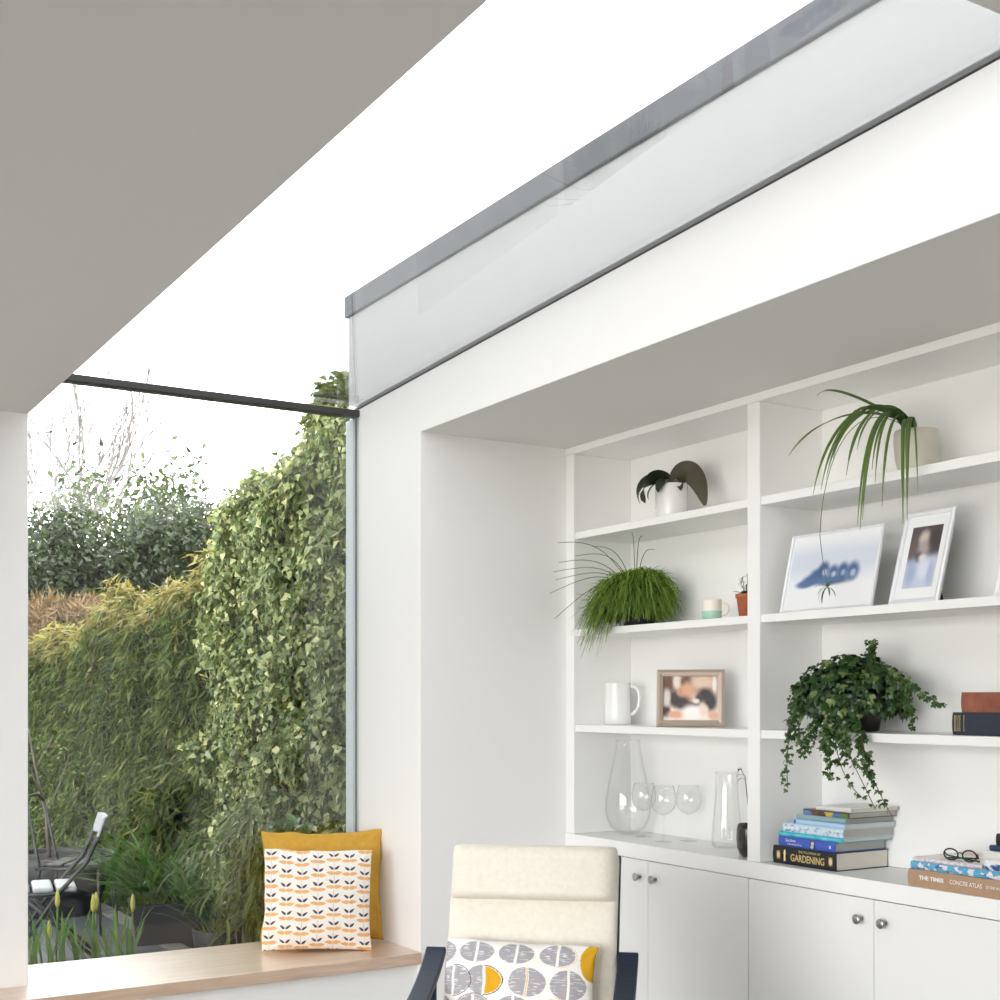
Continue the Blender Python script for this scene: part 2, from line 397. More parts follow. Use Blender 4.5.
# ------------------------------------------------------------------ armchair
ch = thing('armchair', 'cream cushioned bentwood armchair with dark blue black arms before the shelves', 'armchair', (2.033, 3.20, 0), R(-40))
def pad(path, halfw, thick, name, m, parent, seg=28, n=40, power=4.0, er=.045, hx=.55):
    """upholstered pad swept along path (y,z) with a superelliptic cross-section, x across"""
    P = [Vector((0, a, b)) for a, b in path]
    # resample by Catmull-Rom
    Q = []
    for i in range(len(P) - 1):
        p0, p1, p2, p3 = P[max(i - 1, 0)], P[i], P[i + 1], P[min(i + 2, len(P) - 1)]
        for k in range(n // (len(P) - 1)):
            t = k / (n // (len(P) - 1))
            Q.append(.5 * ((2 * p1) + (p2 - p0) * t + (2 * p0 - 5 * p1 + 4 * p2 - p3) * t * t + (3 * p1 - p0 - 3 * p2 + p3) * t ** 3))
    Q.append(P[-1]); N = len(Q); mbx = MB(); v = []; f = []
    for i, q in enumerate(Q):
        t = (Q[min(i + 1, N - 1)] - Q[max(i - 1, 0)]).normalized(); nn = Vector((1, 0, 0)).cross(t).normalized()
        e = min(i, N - 1 - i) / (N - 1); endf = min(1, (e / er)) ; endf = math.sqrt(max(0.0, 1 - (1 - endf) ** 2)) * .97 + .03
        for k in range(seg):
            a = 2 * PI * k / seg; ca, sa = math.cos(a), math.sin(a)
            x = math.copysign(abs(ca) ** (2 / power * .45), ca) * halfw * (.96 + .04 * endf)
            h = math.copysign(abs(sa) ** hx, sa) * thick / 2 * endf
            x += noise.noise(q * 6 + Vector((a, 0, 0))) * .003; h += noise.noise(q * 5 + Vector((a * 2, 3, 0))) * .003
            v.append(tuple(q + Vector((x, 0, 0)) + nn * h))
    for i in range(N - 1):
        for k in range(seg): f.append((i * seg + k, i * seg + (k + 1) % seg, (i + 1) * seg + (k + 1) % seg, (i + 1) * seg + k))
    f.append(tuple(range(seg - 1, -1, -1))); f.append(tuple((N - 1) * seg + k for k in range(seg)))
    mbx.add(v, f); return mbx.build(name, m, parent, smooth=True)
bp_ = [(.035, .385), (.085, .47), (.155, .64), (.225, .82), (.31, .965)]
pad(bp_, .260, .085, 'back_cushion', M['cream'], ch)
pad([(-.44, .455), (-.30, .455), (-.12, .42), (.035, .385)], .265, .095, 'seat_cushion', M['cream'], ch)
pad([(.222, .826), (.232, .87), (.249, .93), (.268, .992)], .258, .150, 'headrest', M['cream'], ch, power=4, er=.22, hx=.8)
for s in (-1, 1):
    # bent laminated side frame: arm, front leg, floor runner
    arm = bez((s * .295, .165, .682), (s * .295, .09, .635), (s * .295, -.05, .585), (s * .295, -.22, .56), 14) + \
          bez((s * .295, -.24, .557), (s * .295, -.36, .54), (s * .295, -.46, .50), (s * .295, -.455, .40), 14) + \
          bez((s * .295, -.452, .38), (s * .295, -.44, .22), (s * .295, -.43, .02), (s * .295, -.30, .013), 12) + \
          bez((s * .295, -.28, .012), (s * .295, 0, .012), (s * .295, .25, .012), (s * .295, .40, .012), 6)
    MB().band(arm, .062, .023, (1, 0, 0)).build('side_frame', M['navy'], ch, bevel=.004)
    rail = [(s * .238, y, z - .03 if y < .05 else z) for y, z in ((-.42, .395), (-.2, .375), (.04, .335))]
    stile = bez((s * .25, .06, .31), (s * .25, .13, .42), (s * .25, .22, .66), (s * .25, .345, .955), 14)
    MB().band(rail + stile, .026, .034, (1, 0, 0)).build('inner_frame', M['navy'], ch, bevel=.003)
    MB().tube([(s * .24, .115, .335), (s * .295, .115, .335), (s * .295, .115, .60)], .011, 8).build('arm_support', M['navy'], ch)
for (y, z) in ((.235, .53), (.30, .70), (.365, .90)):
    MB().band([(-.235, y + .02, z), (0, y + .035, z), (.235, y + .02, z)], .05, .012, (0, .38, .92)).build('back_slat', M['navy'], ch)
for (y, z) in ((-.38, .385), (-.15, .35)):
    MB().box(-.31, .31, y - .02, y + .02, z - .035, z - .012).build('cross_rail', M['navy'], ch)

# ------------------------------------------------------------------ pillows
def pillow(name, W, H, T, colf, m, parent=None, n=120, ear=.05, wr=.004, seed=0):
    """soft square pillow standing in the local xz plane, base at z=0, front towards -y"""
    vs = []; cs = []; fs = []
    for side in (-1, 1):
        for j in range(n + 1):
            for i in range(n + 1):
                u = 2 * i / n - 1; w = 2 * j / n - 1
                pin = 1 - ear * (1 - w * w) * abs(u) ** 3; pin2 = 1 - ear * (1 - u * u) * abs(w) ** 3
                x = u * W / 2 * pin; z = H / 2 + w * H / 2 * pin2
                e = (max(0, 1 - u * u) ** .55) * (max(0, 1 - w * w) ** .55)
                th = T / 2 * e
                q = Vector((u * 2.1 + seed, w * 2.1, side * 4.0))
                th += e ** .5 * wr * (noise.noise(q * 1.5) + .6 * noise.noise(q * 3.7))
                # seam puckers radiating from the corners
                d = math.hypot(1 - abs(u), 1 - abs(w)); th += .5 * wr * math.sin(9 * math.atan2(1 - abs(w), 1 - abs(u) + 1e-4)) * math.exp(-d * 2.6) * min(1, e * 4)
                x += wr * .8 * noise.noise(Vector((seed, w * 3, u))) ; z += wr * .8 * noise.noise(Vector((u * 3, seed, w))) * min(1, (w + 1) * 4)
                vs.append((x, side * th, z))
                cs.append(colf(u * W / 2, H / 2 + w * H / 2) if colf else (1, 1, 1))
        o = 0 if side < 0 else (n + 1) ** 2
        for j in range(n):
            for i in range(n):
                a = o + j * (n + 1) + i; q = (a, a + 1, a + n + 2, a + n + 1)
                fs.append(q if side < 0 else q[::-1])
    mb = MB(); mb.add(vs, fs, cs)
    me_v = mb.v
    o = mb.build(name, m, parent, smooth=None)
    bm = bmesh.new(); bm.from_mesh(o.data); bmesh.ops.remove_doubles(bm, verts=bm.verts, dist=.0004)
    bmesh.ops.recalc_face_normals(bm, faces=bm.faces)
    for f in bm.faces: f.smooth = True
    bm.to_mesh(o.data); bm.free()
    return o

def leafprint(x, z):
    base = srgb(243, 238, 230); dark = srgb(78, 72, 80); org = srgb(236, 180, 120); stem = srgb(190, 180, 172)
    cw, rh = .066, .0585
    ci = math.floor(x / cw + .5); lx = x - ci * cw
    zz = z + (rh * .5 if ci % 2 else 0) + .018 * math.sin(ci * 1.7); lz = (zz % rh) - rh * .5
    def ell(cx, cz, a, b, ang):
        dx, dz = lx - cx, lz - cz; c, s = math.cos(ang), math.sin(ang)
        p, q = dx * c + dz * s, -dx * s + dz * c
        b2 = b * (1 - .35 * p / a)
        return (p / a) ** 2 + (q / b2) ** 2
    for s in (-1, 1):
        if ell(s * .0125, .013, .0125, .0048, R(38) if s > 0 else R(142)) < 1: return dark
        if ell(s * .0165, -.010, .0165, .0075, R(6) if s > 0 else R(174)) < 1: return org
    if abs(lx) < .0007: return stem
    return base
yp = pillow('cushion', .535, .485, .15, None, M['mustard'], None, 70, .07, .012, 3.1)
tag(yp, 'plain mustard yellow cushion behind the leaf print one on the window seat', 'cushion')
yp.location = (2.280, 5.226, ZB + .006); yp.rotation_euler = (R(-8), 0, R(-23))
pp = pillow('cushion', .455, .425, .12, leafprint, M['fabric'], None, 260, .035, .006, 8.4)
tag(pp, 'white cushion with orange and grey leaf print in front of the yellow cushion', 'cushion')
pp.location = (2.172, 5.045, ZB + .006); pp.rotation_euler = (R(-11), R(1.5), R(-22))

def moonprint(x, z):
    base = srgb(240, 237, 231); grey = srgb(166, 163, 168); yel = srgb(216, 164, 40); dk = srgb(88, 84, 90); org = srgb(232, 194, 130)
    qd = math.hypot((x - .226) / .042, (z - .245) / .062)
    if qd < 1.15: return yel if qd < 1 else base
    for r, zc in enumerate((.252, .166, .080, -.006)):
        for k, xc in enumerate(((-.245, -.127, -.006, .116) if r % 2 == 0 else (-.195, -.097, .030, .152))):
            lx, lz = x - xc, z - zc; rx, rz_ = (.053, .034) if r == 0 else (.055, .043)
            dd = math.hypot(lx / rx, lz / rz_)
            if dd > 1.12: continue
            if r % 2 and k == 1 and lx > 0 and abs(dd - 1.0) < .03: return dk
            if (r % 2 and k == 0 and lx > 0 or r == 2 and k == 1) and abs(dd - 1.06) < .025: return dk
            if r % 2 == 0 and k == 3 and lx > 0 and abs(dd - 1.08) < .025: return org
            if r % 2 and k == 2 and abs(lx) < .0016 and dd < 1: return org
            if dd < 1 and abs(lx) > .0042:
                if r % 2 and k == 1 and lx > 0: return yel if dd < .93 else base
                return mixc(grey, base, .75) if noise.noise(Vector((x * 40, z * 420, 1.0))) > .36 else grey
    return base
lp = pillow('lumbar_pillow', .455, .295, .13, moonprint, M['fabric'], None, 220, .04, .006, 5.5)
tag(lp, 'white oblong pillow with grey and yellow half circles leaning in the cream armchair', 'pillow')
PILLOW_AT = (-.026, -.03, .455)
lp.matrix_world = Matrix.Translation((2.033, 3.20, 0)) @ Matrix.Rotation(R(-40), 4, 'Z') @ Matrix.Translation(PILLOW_AT) @ Matrix.Rotation(R(-20), 4, 'X') @ Matrix.Rotation(R(2), 4, 'Y')

# ------------------------------------------------------------------ pots and plants on the shelves
def potprof(r0, r1, h, wall=.006, floor=.012):
    return [(.0001, 0), (r0 * .93, 0), (r0, .004), (r1, h - .003), (r1 - .002, h), (r1 - wall, h), (r1 - wall - .002, h - .02), (r0 - wall, floor), (.0001, floor)]
def soil_disc(r, z, par):
    m = MB(); m.lathe([(r, z - .004), (r * .8, z + .002), (.0001, z + .006)], 28); return m.build('soil', M['soil'], par, smooth=True)
S1, S2, S3 = zsh[0][1] + .0005, zsh[1][1] + .0005, zsh[2][1] + .0005
W0 = ZW + .0005

def wide_leaf(mb, base, d, length, width, droop, col, n=12, lift=.5, roll=0.0):
    """strap leaf leaving base along d (xy), rising then drooping"""
    d = Vector(d).normalized(); pts = []; wid = []; p = Vector(base); ang = lift
    for i in range(n + 1):
        t = i / n; pts.append(p.copy()); wid.append(width * max(.02, math.sin(PI * min(1, .09 + t * .91)) ** .6) if t < 1 else width * .05)
        ang -= droop / n; p = p + (d * math.cos(ang) + Vector((0, 0, 1)) * math.sin(ang)) * (length / n)
    sd = d.cross(Vector((0, 0, 1))); sd = (sd * math.cos(roll) + Vector((0, 0, 1)) * math.sin(roll))
    mb.blade(pts, wid, col, side=sd, fold=.12)

def frame_dir(ang):                     # direction in the xy plane: 0 = towards viewer's right along the shelf, 90 = out of the shelf
    return Vector((-math.sin(R(ang)), -math.cos(R(ang)), 0))

# moth orchid
oc = thing('potted_orchid', 'white pot of drooping broad dark green orchid leaves on the top left shelf', 'plant', (3.44, 4.262, S1))
MB().lathe([(.0001, 0), (.062, 0), (.066, .004), (.067, .05), (.068, .06), (.067, .07), (.069, .15), (.067, .156), (.062, .156), (.060, .14), (.058, .02), (.0001, .015)], 48).build('pot', M['china'], oc, smooth=True)
soil_disc(.059, .140, oc)
for a, L, w, dr, lf, c, rl in ((124, .22, .070, 2.9, 1.05, (.020, .030, .016), .75), (100, .22, .072, 3.0, 1.05, (.022, .030, .018), -.9), (140, .15, .05, 2.6, .9, (.03, .04, .02), .3),
                           (-75, .18, .05, 2.0, .9, (.05, .05, .032), -.6), (75, .13, .045, 2.4, .9, (.03, .04, .02), .5), (10, .10, .04, 2.2, .8, (.05, .05, .03), -.6)):
    m = MB(); wide_leaf(m, (0, 0, .15), frame_dir(a), L, w, dr, c, 14, lf, rl); m.build('leaf', M['leafd'], oc, smooth=True)
m = MB(); pth = bez((.0, -.01, .15), (.0, -.06, .228), (.02, -.14, .225), (.015, -.195, .045), 28)
m.blade(pth, [.092 * max(.03, math.sin(PI * min(1, .10 + i / 27 * .89)) ** .6) for i in range(28)], (.085, .075, .050), fold=.06, face=(.60, .62, .15)); m.build('leaf', M['leafd'], oc, smooth=True)
m = MB()
for k in range(7):
    a = R(k * 51); m.tube(bez((.01 * math.cos(a), .01 * math.sin(a), .135), (.03 * math.cos(a), .03 * math.sin(a), .19), (.05 * math.cos(a), .05 * math.sin(a), .175), (.062 * math.cos(a), .062 * math.sin(a), .15), 8), .003, 6)
m.build('aerial_root', M['paleb'], oc, smooth=True)

# mistletoe cactus mound
rh_ = thing('trailing_cactus', 'bushy bright green thread leaved plant spilling off the second left shelf', 'plant', (3.40, 4.435, S2))
MB().lathe(potprof(.065, .085, .12), 40).build('pot', M['darkpot'], rh_, smooth=True)
soil_disc(.078, .105, rh_)
m = MB()
for k in range(2600):
    a = random.uniform(0, 360); d = frame_dir(a)
    out = random.uniform(.03, .235) * (.82 if math.cos(R(a)) > .3 else 1) * (.62 if d.x > .45 else 1)
    up = random.uniform(.02, .20) * (1 - out * 1.6)
    front = max(0, -d.x); left = max(0, d.y)
    fall = random.uniform(.02, .13) + (.15 * random.random() if (front > .2 and left > .05) else 0)
    p0 = Vector((0, 0, .11)) + d * .05 * random.random()
    top = p0 + d * out * .6 + Vector((0, 0, up)); e = p0 + d * out + Vector((random.gauss(0, .012), random.gauss(0, .012), up * .5 - fall))
    if e.x + 3.40 > XS - .005 and e.z < .012: e.z = .012 + random.random() * .02
    if e.x > .175: e.x = .175 - .02 * random.random()
    if top.x > .17: top.x = .165
    pts = bez(p0, lerp(p0, top, .8) + Vector((0, 0, .03)), top, e, 6)
    g = random.random(); c0 = mixc((.09, .165, .028), (.33, .46, .11), g)
    m.blade(pts, [.005, .006, .0055, .005, .0045, .002], c0, fold=.3)
    for q in range(4):                  # side forks
        b = pts[1 + q]; e2 = b + Vector((random.gauss(0, .022), random.gauss(0, .022), random.uniform(-.042, .014))) + d * .012
        if e2.x + 3.40 > XS - .005 and e2.z < .008: e2.z = .01
        if e2.x > .185: e2.x = .18
        m.blade([b, (b + e2) / 2 + Vector((0, 0, .004)), e2], [.0045, .0045, .002], mixc(c0, (.2, .36, .04), .35), fold=.3)
m.build('foliage', M['leaf'], rh_)
m = MB()
for e, ln in (((-.2, .46, .385), .26), ((-.2, .47, .29), .2), ((-.2, .40, .255), .16), ((-.25, .455, .13), .16), ((-.25, .515, -.06), .16), ((-.05, -.018, .40), .2), ((-.05, -.09, .375), .25), ((0, -.11, .32), .2), ((-.1, .205, .36), .2), ((-.15, .26, .32), .2), ((-.2, .34, .22), .14)):
    p0 = Vector((0, .02, .13)); e = Vector(e); m.tube(bez(p0, p0 + Vector((e.x * .3, e.y * .3, ln)), (p0 + e) / 2 + Vector((0, 0, ln * .55)), e, 12), [.0022 - .0010 * i / 11 for i in range(12)], 5)
m.build('long_shoot', M['green_stem'], rh_, smooth=True)

# green dipped mug, terracotta pot
mg = thing('mug', 'cream mug with pale green lower half beside the little terracotta pot', 'mug', (3.37, 3.925, S2))
def two_tone(prof, split, lo, hi): return [lo if z < split else hi for r, z in prof for _ in range(36)]
prof = [(.0001, 0), (.034, 0), (.038, .004), (.039, .036), (.039, .0365), (.039, .078), (.0375, .082), (.0355, .080), (.035, .01), (.0001, .008)]
MB().lathe(prof, 36, col=two_tone(prof, .0362, srgb(168, 210, 190), srgb(240, 232, 222))).build('body', M['gloss'], mg, smooth=True)
m = MB(); d = frame_dir(-38); m.tube(bez(d * .037 + Vector((0, 0, .068)), d * .075 + Vector((0, 0, .072)), d * .072 + Vector((0, 0, .018)), d * .037 + Vector((0, 0, .022)), 14), .0052, 8, col=srgb(240, 232, 222))
m.build('handle', M['gloss'], mg, smooth=True)
tp = thing('potted_succulent', 'tiny flowering plant in a terracotta pot on the second left shelf', 'plant', (3.44, 3.805, S2))
MB().lathe([(.0001, 0), (.05, 0), (.055, .008), (.052, .010), (.0001, .006)], 32).build('saucer', M['china'], tp, smooth=True)
MB().lathe([(.0001, .007), (.027, .007), (.037, .082), (.041, .083), (.042, .098), (.037, .098), (.034, .085), (.0001, .08)], 32).build('pot', M['terra'], tp, smooth=True)
m = MB()
for k in range(26):
    wide_leaf(m, (random.gauss(0, .01), random.gauss(0, .01), .09), frame_dir(random.uniform(0, 360)), random.uniform(.03, .055), .022, random.uniform(.6, 1.6), mixc((.03, .09, .03), (.09, .17, .06), random.random()), 5, random.uniform(.3, 1.3))
m.build('foliage', M['leafg'], tp)
m = MB()
for k in range(4):
    x, y, z = .012 * math.cos(k * 1.7) , .016 * math.sin(k * 1.7) + .012, .135 + .014 * k
    m.tube([(0, 0, .09), (x * .6, y * .6, .12), (x, y, z)], .0012, 5, col=(.1, .06, .03))
    for q in range(7):
        wide_leaf(m, (x, y, z - .004 * q), frame_dir(q * 51), .014, .009, .8, [(.32, .18, .10), (.10, .035, .025), (.50, .36, .24)][(q + k) % 3], 4, .6)
m.build('flower', M['leaf'], tp)

# jug, cork, bronze frame
jg = thing('jug', 'tall plain white china jug on the third left shelf', 'jug', (3.455, 4.662, S3))
MB().lathe([(.0001, 0), (.056, 0), (.060, .005), (.059, .06), (.057, .12), (.056, .172), (.058, .183), (.056, .187), (.053, .183), (.052, .16), (.054, .02), (.0001, .012)], 44).build('body', M['china'], jg, smooth=True)
d = frame_dir(-50); m = MB(); m.tube(bez(d * .054 + Vector((0, 0, .168)), d * .115 + Vector((0, 0, .185)), d * .105 + Vector((0, 0, .05)), d * .057 + Vector((0, 0, .045)), 18), [.0085] * 4 + [.007] * 10 + [.0085] * 4, 10)
m.build('handle', M['china'], jg, smooth=True)
m = MB().lathe([(.0001, 0), (.013, 0), (.0135, .003), (.012, .032), (.0001, .033)], 20); m.v = [(x + 3.40, y + 3.655, z + S3) for x, y, z in m.v]
tag(m.build('cork', mat('cork', (.62, .40, .22), .85, noise_amt=.25, noise_scale=120), smooth=True), 'small tan cork at the divider end of the third left shelf', 'cork')

def picture_grid(mb_, w, h, f, n=48, y=0.0, z0=0.0, m_=None):
    v = []; c = []; fc = []
    for j in range(n + 1):
        for i in range(n + 1):
            v.append((-w / 2 + w * i / n, y, z0 + h * j / n)); c.append(f(i / n, j / n))
    for j in range(n):
        for i in range(n):
            a = j * (n + 1) + i; fc.append((a, a + 1, a + n + 2, a + n + 1))
    mb_.add(v, fc, c)
def frame(label, loc, rz, lean, W, H, bw, bt, fm, mountw, pic, picsize, picz, depth=.016, stand=True, cat='photo frame'):
    t = thing('photo_frame', label, cat, loc, rz)
    piv = Matrix.Rotation(-lean, 4, 'X')
    def fin(o): o.matrix_local = piv; return o
    m = MB()                            # mitred moulding, four sides
    o_, i_ = (W / 2, H), bw
    O = [(-W / 2, 0), (W / 2, 0), (W / 2, H), (-W / 2, H)]; I = [(-W / 2 + bw, bw), (W / 2 - bw, bw), (W / 2 - bw, H - bw), (-W / 2 + bw, H - bw)]
    Mi = [((a[0] * .55 + b[0] * .45), (a[1] * .55 + b[1] * .45)) for a, b in zip(O, I)]
    rings = [(O, 0), (O, -depth * .7), (Mi, -depth), (I, -depth * .72), (I, 0)]
    v = []; f = []
    for ring, y in rings: v += [(x, y, z) for x, z in ring]
    for r_ in range(4):
        for k in range(4): f.append((r_ * 4 + k, r_ * 4 + (k + 1) % 4, (r_ + 1) * 4 + (k + 1) % 4, (r_ + 1) * 4 + k))
    for k in range(4): f.append((k, 16 + k, 16 + (k + 1) % 4, (k + 1) % 4))
    m.add(v, f); fin(m.build('moulding', fm, t))
    bck = fin(MB().box(-W / 2 + .004, W / 2 - .004, -.001, .005, .004, H - .004).build('backing', M['darkpot'], t))
    if mountw: fin(MB().box(-W / 2 + bw, W / 2 - bw, -.0035, -.0012, bw, H - bw).build('mount', M['mount'], t))
    m = MB(); picture_grid(m, picsize[0], picsize[1], pic, 64, -.0042, picz); fin(m.build('photograph', M['gloss'], t))
    if stand:
        tp = piv @ Vector((0, .0075, H * .62)); s = MB(); s.band([tp, (0, tp.y + H * .16, .003)], .05, .004, (1, 0, 0))
        s.build('easel_stand', M['darkpot'], t)
    return t
def blobs(bg, L, soft=.5):
    def f(u, v):
        c = bg(u, v) if callable(bg) else bg
        for (cx, cy, rx, ry, col) in L:
            d = math.hypot((u - cx) / rx, (v - cy) / ry); c = mixc(c, col, 1 - sm(1 - soft, 1 + soft, d))
        return c
    return f
family = blobs(lambda u, v: mixc(srgb(196, 160, 132), srgb(250, 240, 230), sm(.75, .15, v)), [
    (.10, .84, .12, .2, srgb(110, 70, 52)), (.25, .88, .07, .16, srgb(238, 226, 214)), (.42, .88, .10, .12, srgb(96, 60, 46)), (.72, .86, .2, .14, srgb(228, 200, 176)), (.93, .80, .04, .2, srgb(242, 238, 232)),
    (.44, .66, .10, .20, srgb(224, 168, 136)), (.20, .50, .10, .18, srgb(64, 50, 50)), (.34, .40, .17, .15, srgb(54, 44, 48)), (.76, .58, .13, .15, srgb(44, 38, 40)), (.86, .42, .12, .22, srgb(52, 46, 48)), (.66, .50, .07, .10, srgb(70, 58, 56)),
    (.06, .22, .08, .14, srgb(58, 46, 46)), (.07, .52, .06, .18, srgb(222, 216, 210)), (.30, .64, .05, .07, srgb(206, 150, 122)), (.50, .36, .16, .06, srgb(92, 66, 60)), (.60, .44, .06, .05, srgb(240, 226, 214)),
    (.24, .14, .15, .09, srgb(226, 172, 140)), (.52, .18, .16, .16, srgb(253, 248, 243)), (.74, .24, .08, .12, srgb(244, 220, 204)), (.92, .12, .10, .10, srgb(230, 180, 150))], .5)
frame('bronze framed blurred family photograph on the third left shelf', (3.385, 4.075, S3), R(-43), R(9), .272, .234, .026, 0, M['bronze'], 0, family, (.222, .184), .025, .02)
sky_kids = blobs(lambda u, v: mixc(srgb(238, 240, 242), srgb(212, 219, 231), sm(.25, .6, v) * sm(1.0, .7, v)), [
    (.20, .33, .10, .055, srgb(96, 122, 162)), (.27, .38, .10, .075, srgb(88, 116, 158)), (.34, .44, .09, .10, srgb(80, 108, 150)), (.52, .36, .24, .07, srgb(92, 120, 160)),
    (.41, .52, .065, .11, srgb(70, 96, 140)), (.53, .47, .060, .10, srgb(84, 112, 154)), (.64, .48, .062, .11, srgb(74, 102, 146)), (.755, .46, .07, .125, srgb(82, 110, 152)),
    (.425, .48, .028, .045, srgb(176, 190, 212)), (.535, .44, .026, .04, srgb(180, 194, 214)), (.645, .45, .025, .04, srgb(160, 176, 204)), (.76, .43, .03, .05, srgb(176, 190, 212))], .45)
frame('large landscape picture of blurred blue figures in a thin white frame', (3.335, 3.283, S2), R(-90), R(13), .435, .292, .009, .02, M['silver'], 1, sky_kids, (.405, .260), .016, .014)
portrait = blobs(lambda u, v: mixc(srgb(198, 206, 224), srgb(92, 82, 84), sm(.42, .6, v)), [
    (.15, .62, .2, .2, srgb(110, 96, 92)), (.45, .80, .16, .12, srgb(206, 192, 184)), (.5, .64, .2, .12, srgb(170, 160, 160)), (.82, .78, .2, .2, srgb(78, 66, 68)), (.35, .5, .12, .08, srgb(90, 86, 96)), (.5, .48, .12, .06, srgb(225, 216, 212)),
    (.2, .25, .16, .2, srgb(168, 182, 210)), (.6, .3, .16, .16, srgb(216, 224, 238)), (.85, .2, .1, .2, srgb(176, 188, 214))], .6)
frame('tall narrow photograph of a blurred person in a pale silver frame', (3.36, 2.913, S2), R(-90), R(16), .205, .325, .016, .02, M['silver'], 1, portrait, (.125, .215), .055, .014)
frame('pale framed picture cut off by the right edge on the second shelf', (3.37, 2.50, S2), R(-90), R(16), .22, .30, .018, .02, M['mount'], 1, blobs(srgb(225, 222, 218), [(.5, .5, .3, .3, srgb(150, 140, 135))]), (.13, .2), .05, .014)

# spider plant
sp = thing('spider_plant', 'spider plant arching out of a cream pot on the top right shelf', 'plant', (3.42, 2.955, S1))
MB().lathe([(.0001, 0), (.050, 0), (.056, .006), (.068, .05), (.074, .11), (.073, .142), (.070, .147), (.066, .142), (.066, .11), (.05, .02), (.0001, .015)], 44).build('pot', M['pot'], sp, smooth=True)
soil_disc(.065, .13, sp)
m = MB()
SPL = [  # end offset from crown (x out of shelf is -, y towards window is +, z), arch height, width
    ((-.22, .367, .103), .16, .010), ((-.17, .283, .30), .10, .010), ((-.24, .232, -.054), .20, .012), ((-.24, .195, -.042), .20, .011), ((-.22, .192, -.006), .19, .010), ((-.22, .093, .045), .17, .010), ((-.24, .022, -.195), .14, .012),
    ((-.24, .012, -.164), .14, .011), ((-.22, .054, .071), .14, .009), ((-.24, .033, -.18), .16, .011), ((-.22, -.023, -.047), .12, .010), ((-.22, -.052, -.126), .10, .011), ((-.25, -.164, -.198), .05, .014), ((-.25, -.18, -.19), .06, .012),
    ((-.22, -.149, -.041), .06, .009), ((-.22, -.196, -.10), .04, .007), ((-.22, -.01, -.003), .12, .010), ((-.17, .132, .20), .10, .010), ((-.2, .12, .0), .18, .010), ((-.22, .16, .06), .17, .011)]
for e, arch, w in SPL:
    p0 = Vector((-.055 + random.uniform(-.012, .012), -.02 + random.uniform(-.02, .02), .15)); e = Vector(e)
    pts = bez(p0, p0 + Vector(((e.x - p0.x) * .4, (e.y - p0.y) * .35, arch * .8)), Vector((lerp(p0.x, e.x, .9), lerp(p0.y, e.y, .85), max(p0.z + arch * .3, e.z + .05))), e, 18)
    dk, lt = (.035, .085, .025), (.16, .24, .06)
    m.blade(pts, [w * (.55 + .45 * math.sin(PI * min(1, .15 + i / 17 * .85))) * (1 if i < 15 else (18 - i) / 4) for i in range(18)], lambda t, a=dk, b=lt: mixc(a, b, t ** 1.4), side=(.45, -.6, .3), fold=.3)
m.build('foliage', M['leafg'], sp)
m = MB(); run = bez((-.055, -.01, .15), (-.15, .15, .30), (-.22, .21, .05), (-.23, .21, -.19), 16) + bez((-.23, .209, -.2), (-.23, .2, -.27), (-.225, .19, -.33), (-.222, .183, -.37), 8)
m.tube(run, .0013, 5); m.build('runner', M['green_stem'], sp, smooth=True)
m = MB()
for k in range(11):
    wide_leaf(m, (-.222, .183, -.368), frame_dir(k * 33), random.uniform(.04, .08), .006, random.uniform(.8, 2.2), mixc((.05, .1, .04), (.14, .22, .08), random.random()), 7, random.uniform(-.2, 1.1))
m.build('plantlet', M['leaf'], sp)

# ivy pot
iv = thing('potted_ivy', 'dark green ivy in a black pot trailing from the third right shelf', 'plant', (3.43, 3.225, S3))
MB().lathe(potprof(.075, .095, .135), 40).build('pot', M['darkpot'], iv, smooth=True)
soil_disc(.088, .12, iv)
def ivy_leaf(mb_, p, nrm, tip, s, col):
    nrm = Vector(nrm).normalized(); tip = Vector(tip); tip = (tip - nrm * tip.dot(nrm))
    tip = tip.normalized() if tip.length > 1e-4 else nrm.orthogonal().normalized(); sd = nrm.cross(tip)
    L = [(0, 0, 0), (.42, .05, -.06), (.5, .42, -.08), (.2, .5, .0), (0, 1, -.1), (-.2, .5, .0), (-.5, .42, -.08), (-.42, .05, -.06)]
    v = [Vector(p) + (sd * a + tip * b + nrm * c) * s for a, b, c in L]; v.append(Vector(p) + (tip * .42 + nrm * .06) * s)
    mb_.add(v, [(8, i, (i + 1) % 8) for i in range(8)], col)
def ivycol(): 
    r = random.random(); return mixc((.012, .042, .010), (.045, .11, .022), r) if r < .85 else mixc((.10, .17, .05), (.20, .26, .09), random.random())
m = MB()
for k in range(1900):
    a = random.uniform(0, 2 * PI); ph = math.acos(random.uniform(-.35, 1)); rr = random.uniform(.72, 1.05)
    d = Vector((math.sin(ph) * math.cos(a), math.sin(ph) * math.sin(a), math.cos(ph)))
    p = Vector((d.x * .17 * rr - .035, d.y * .205 * rr - .005, .115 + d.z * .155 * rr))
    if noise.noise(p * 11 + Vector((4, 1, 2))) < -.33: continue
    if p.z < .03 and p.x > -.165: continue
    if p.x > .14: continue
    nr = d + Vector((random.gauss(0, .45), random.gauss(0, .45), random.gauss(.15, .35)))
    ivy_leaf(m, p, nr, Vector((d.x * .4, d.y * .4, -1)), random.uniform(.024, .038), ivycol())
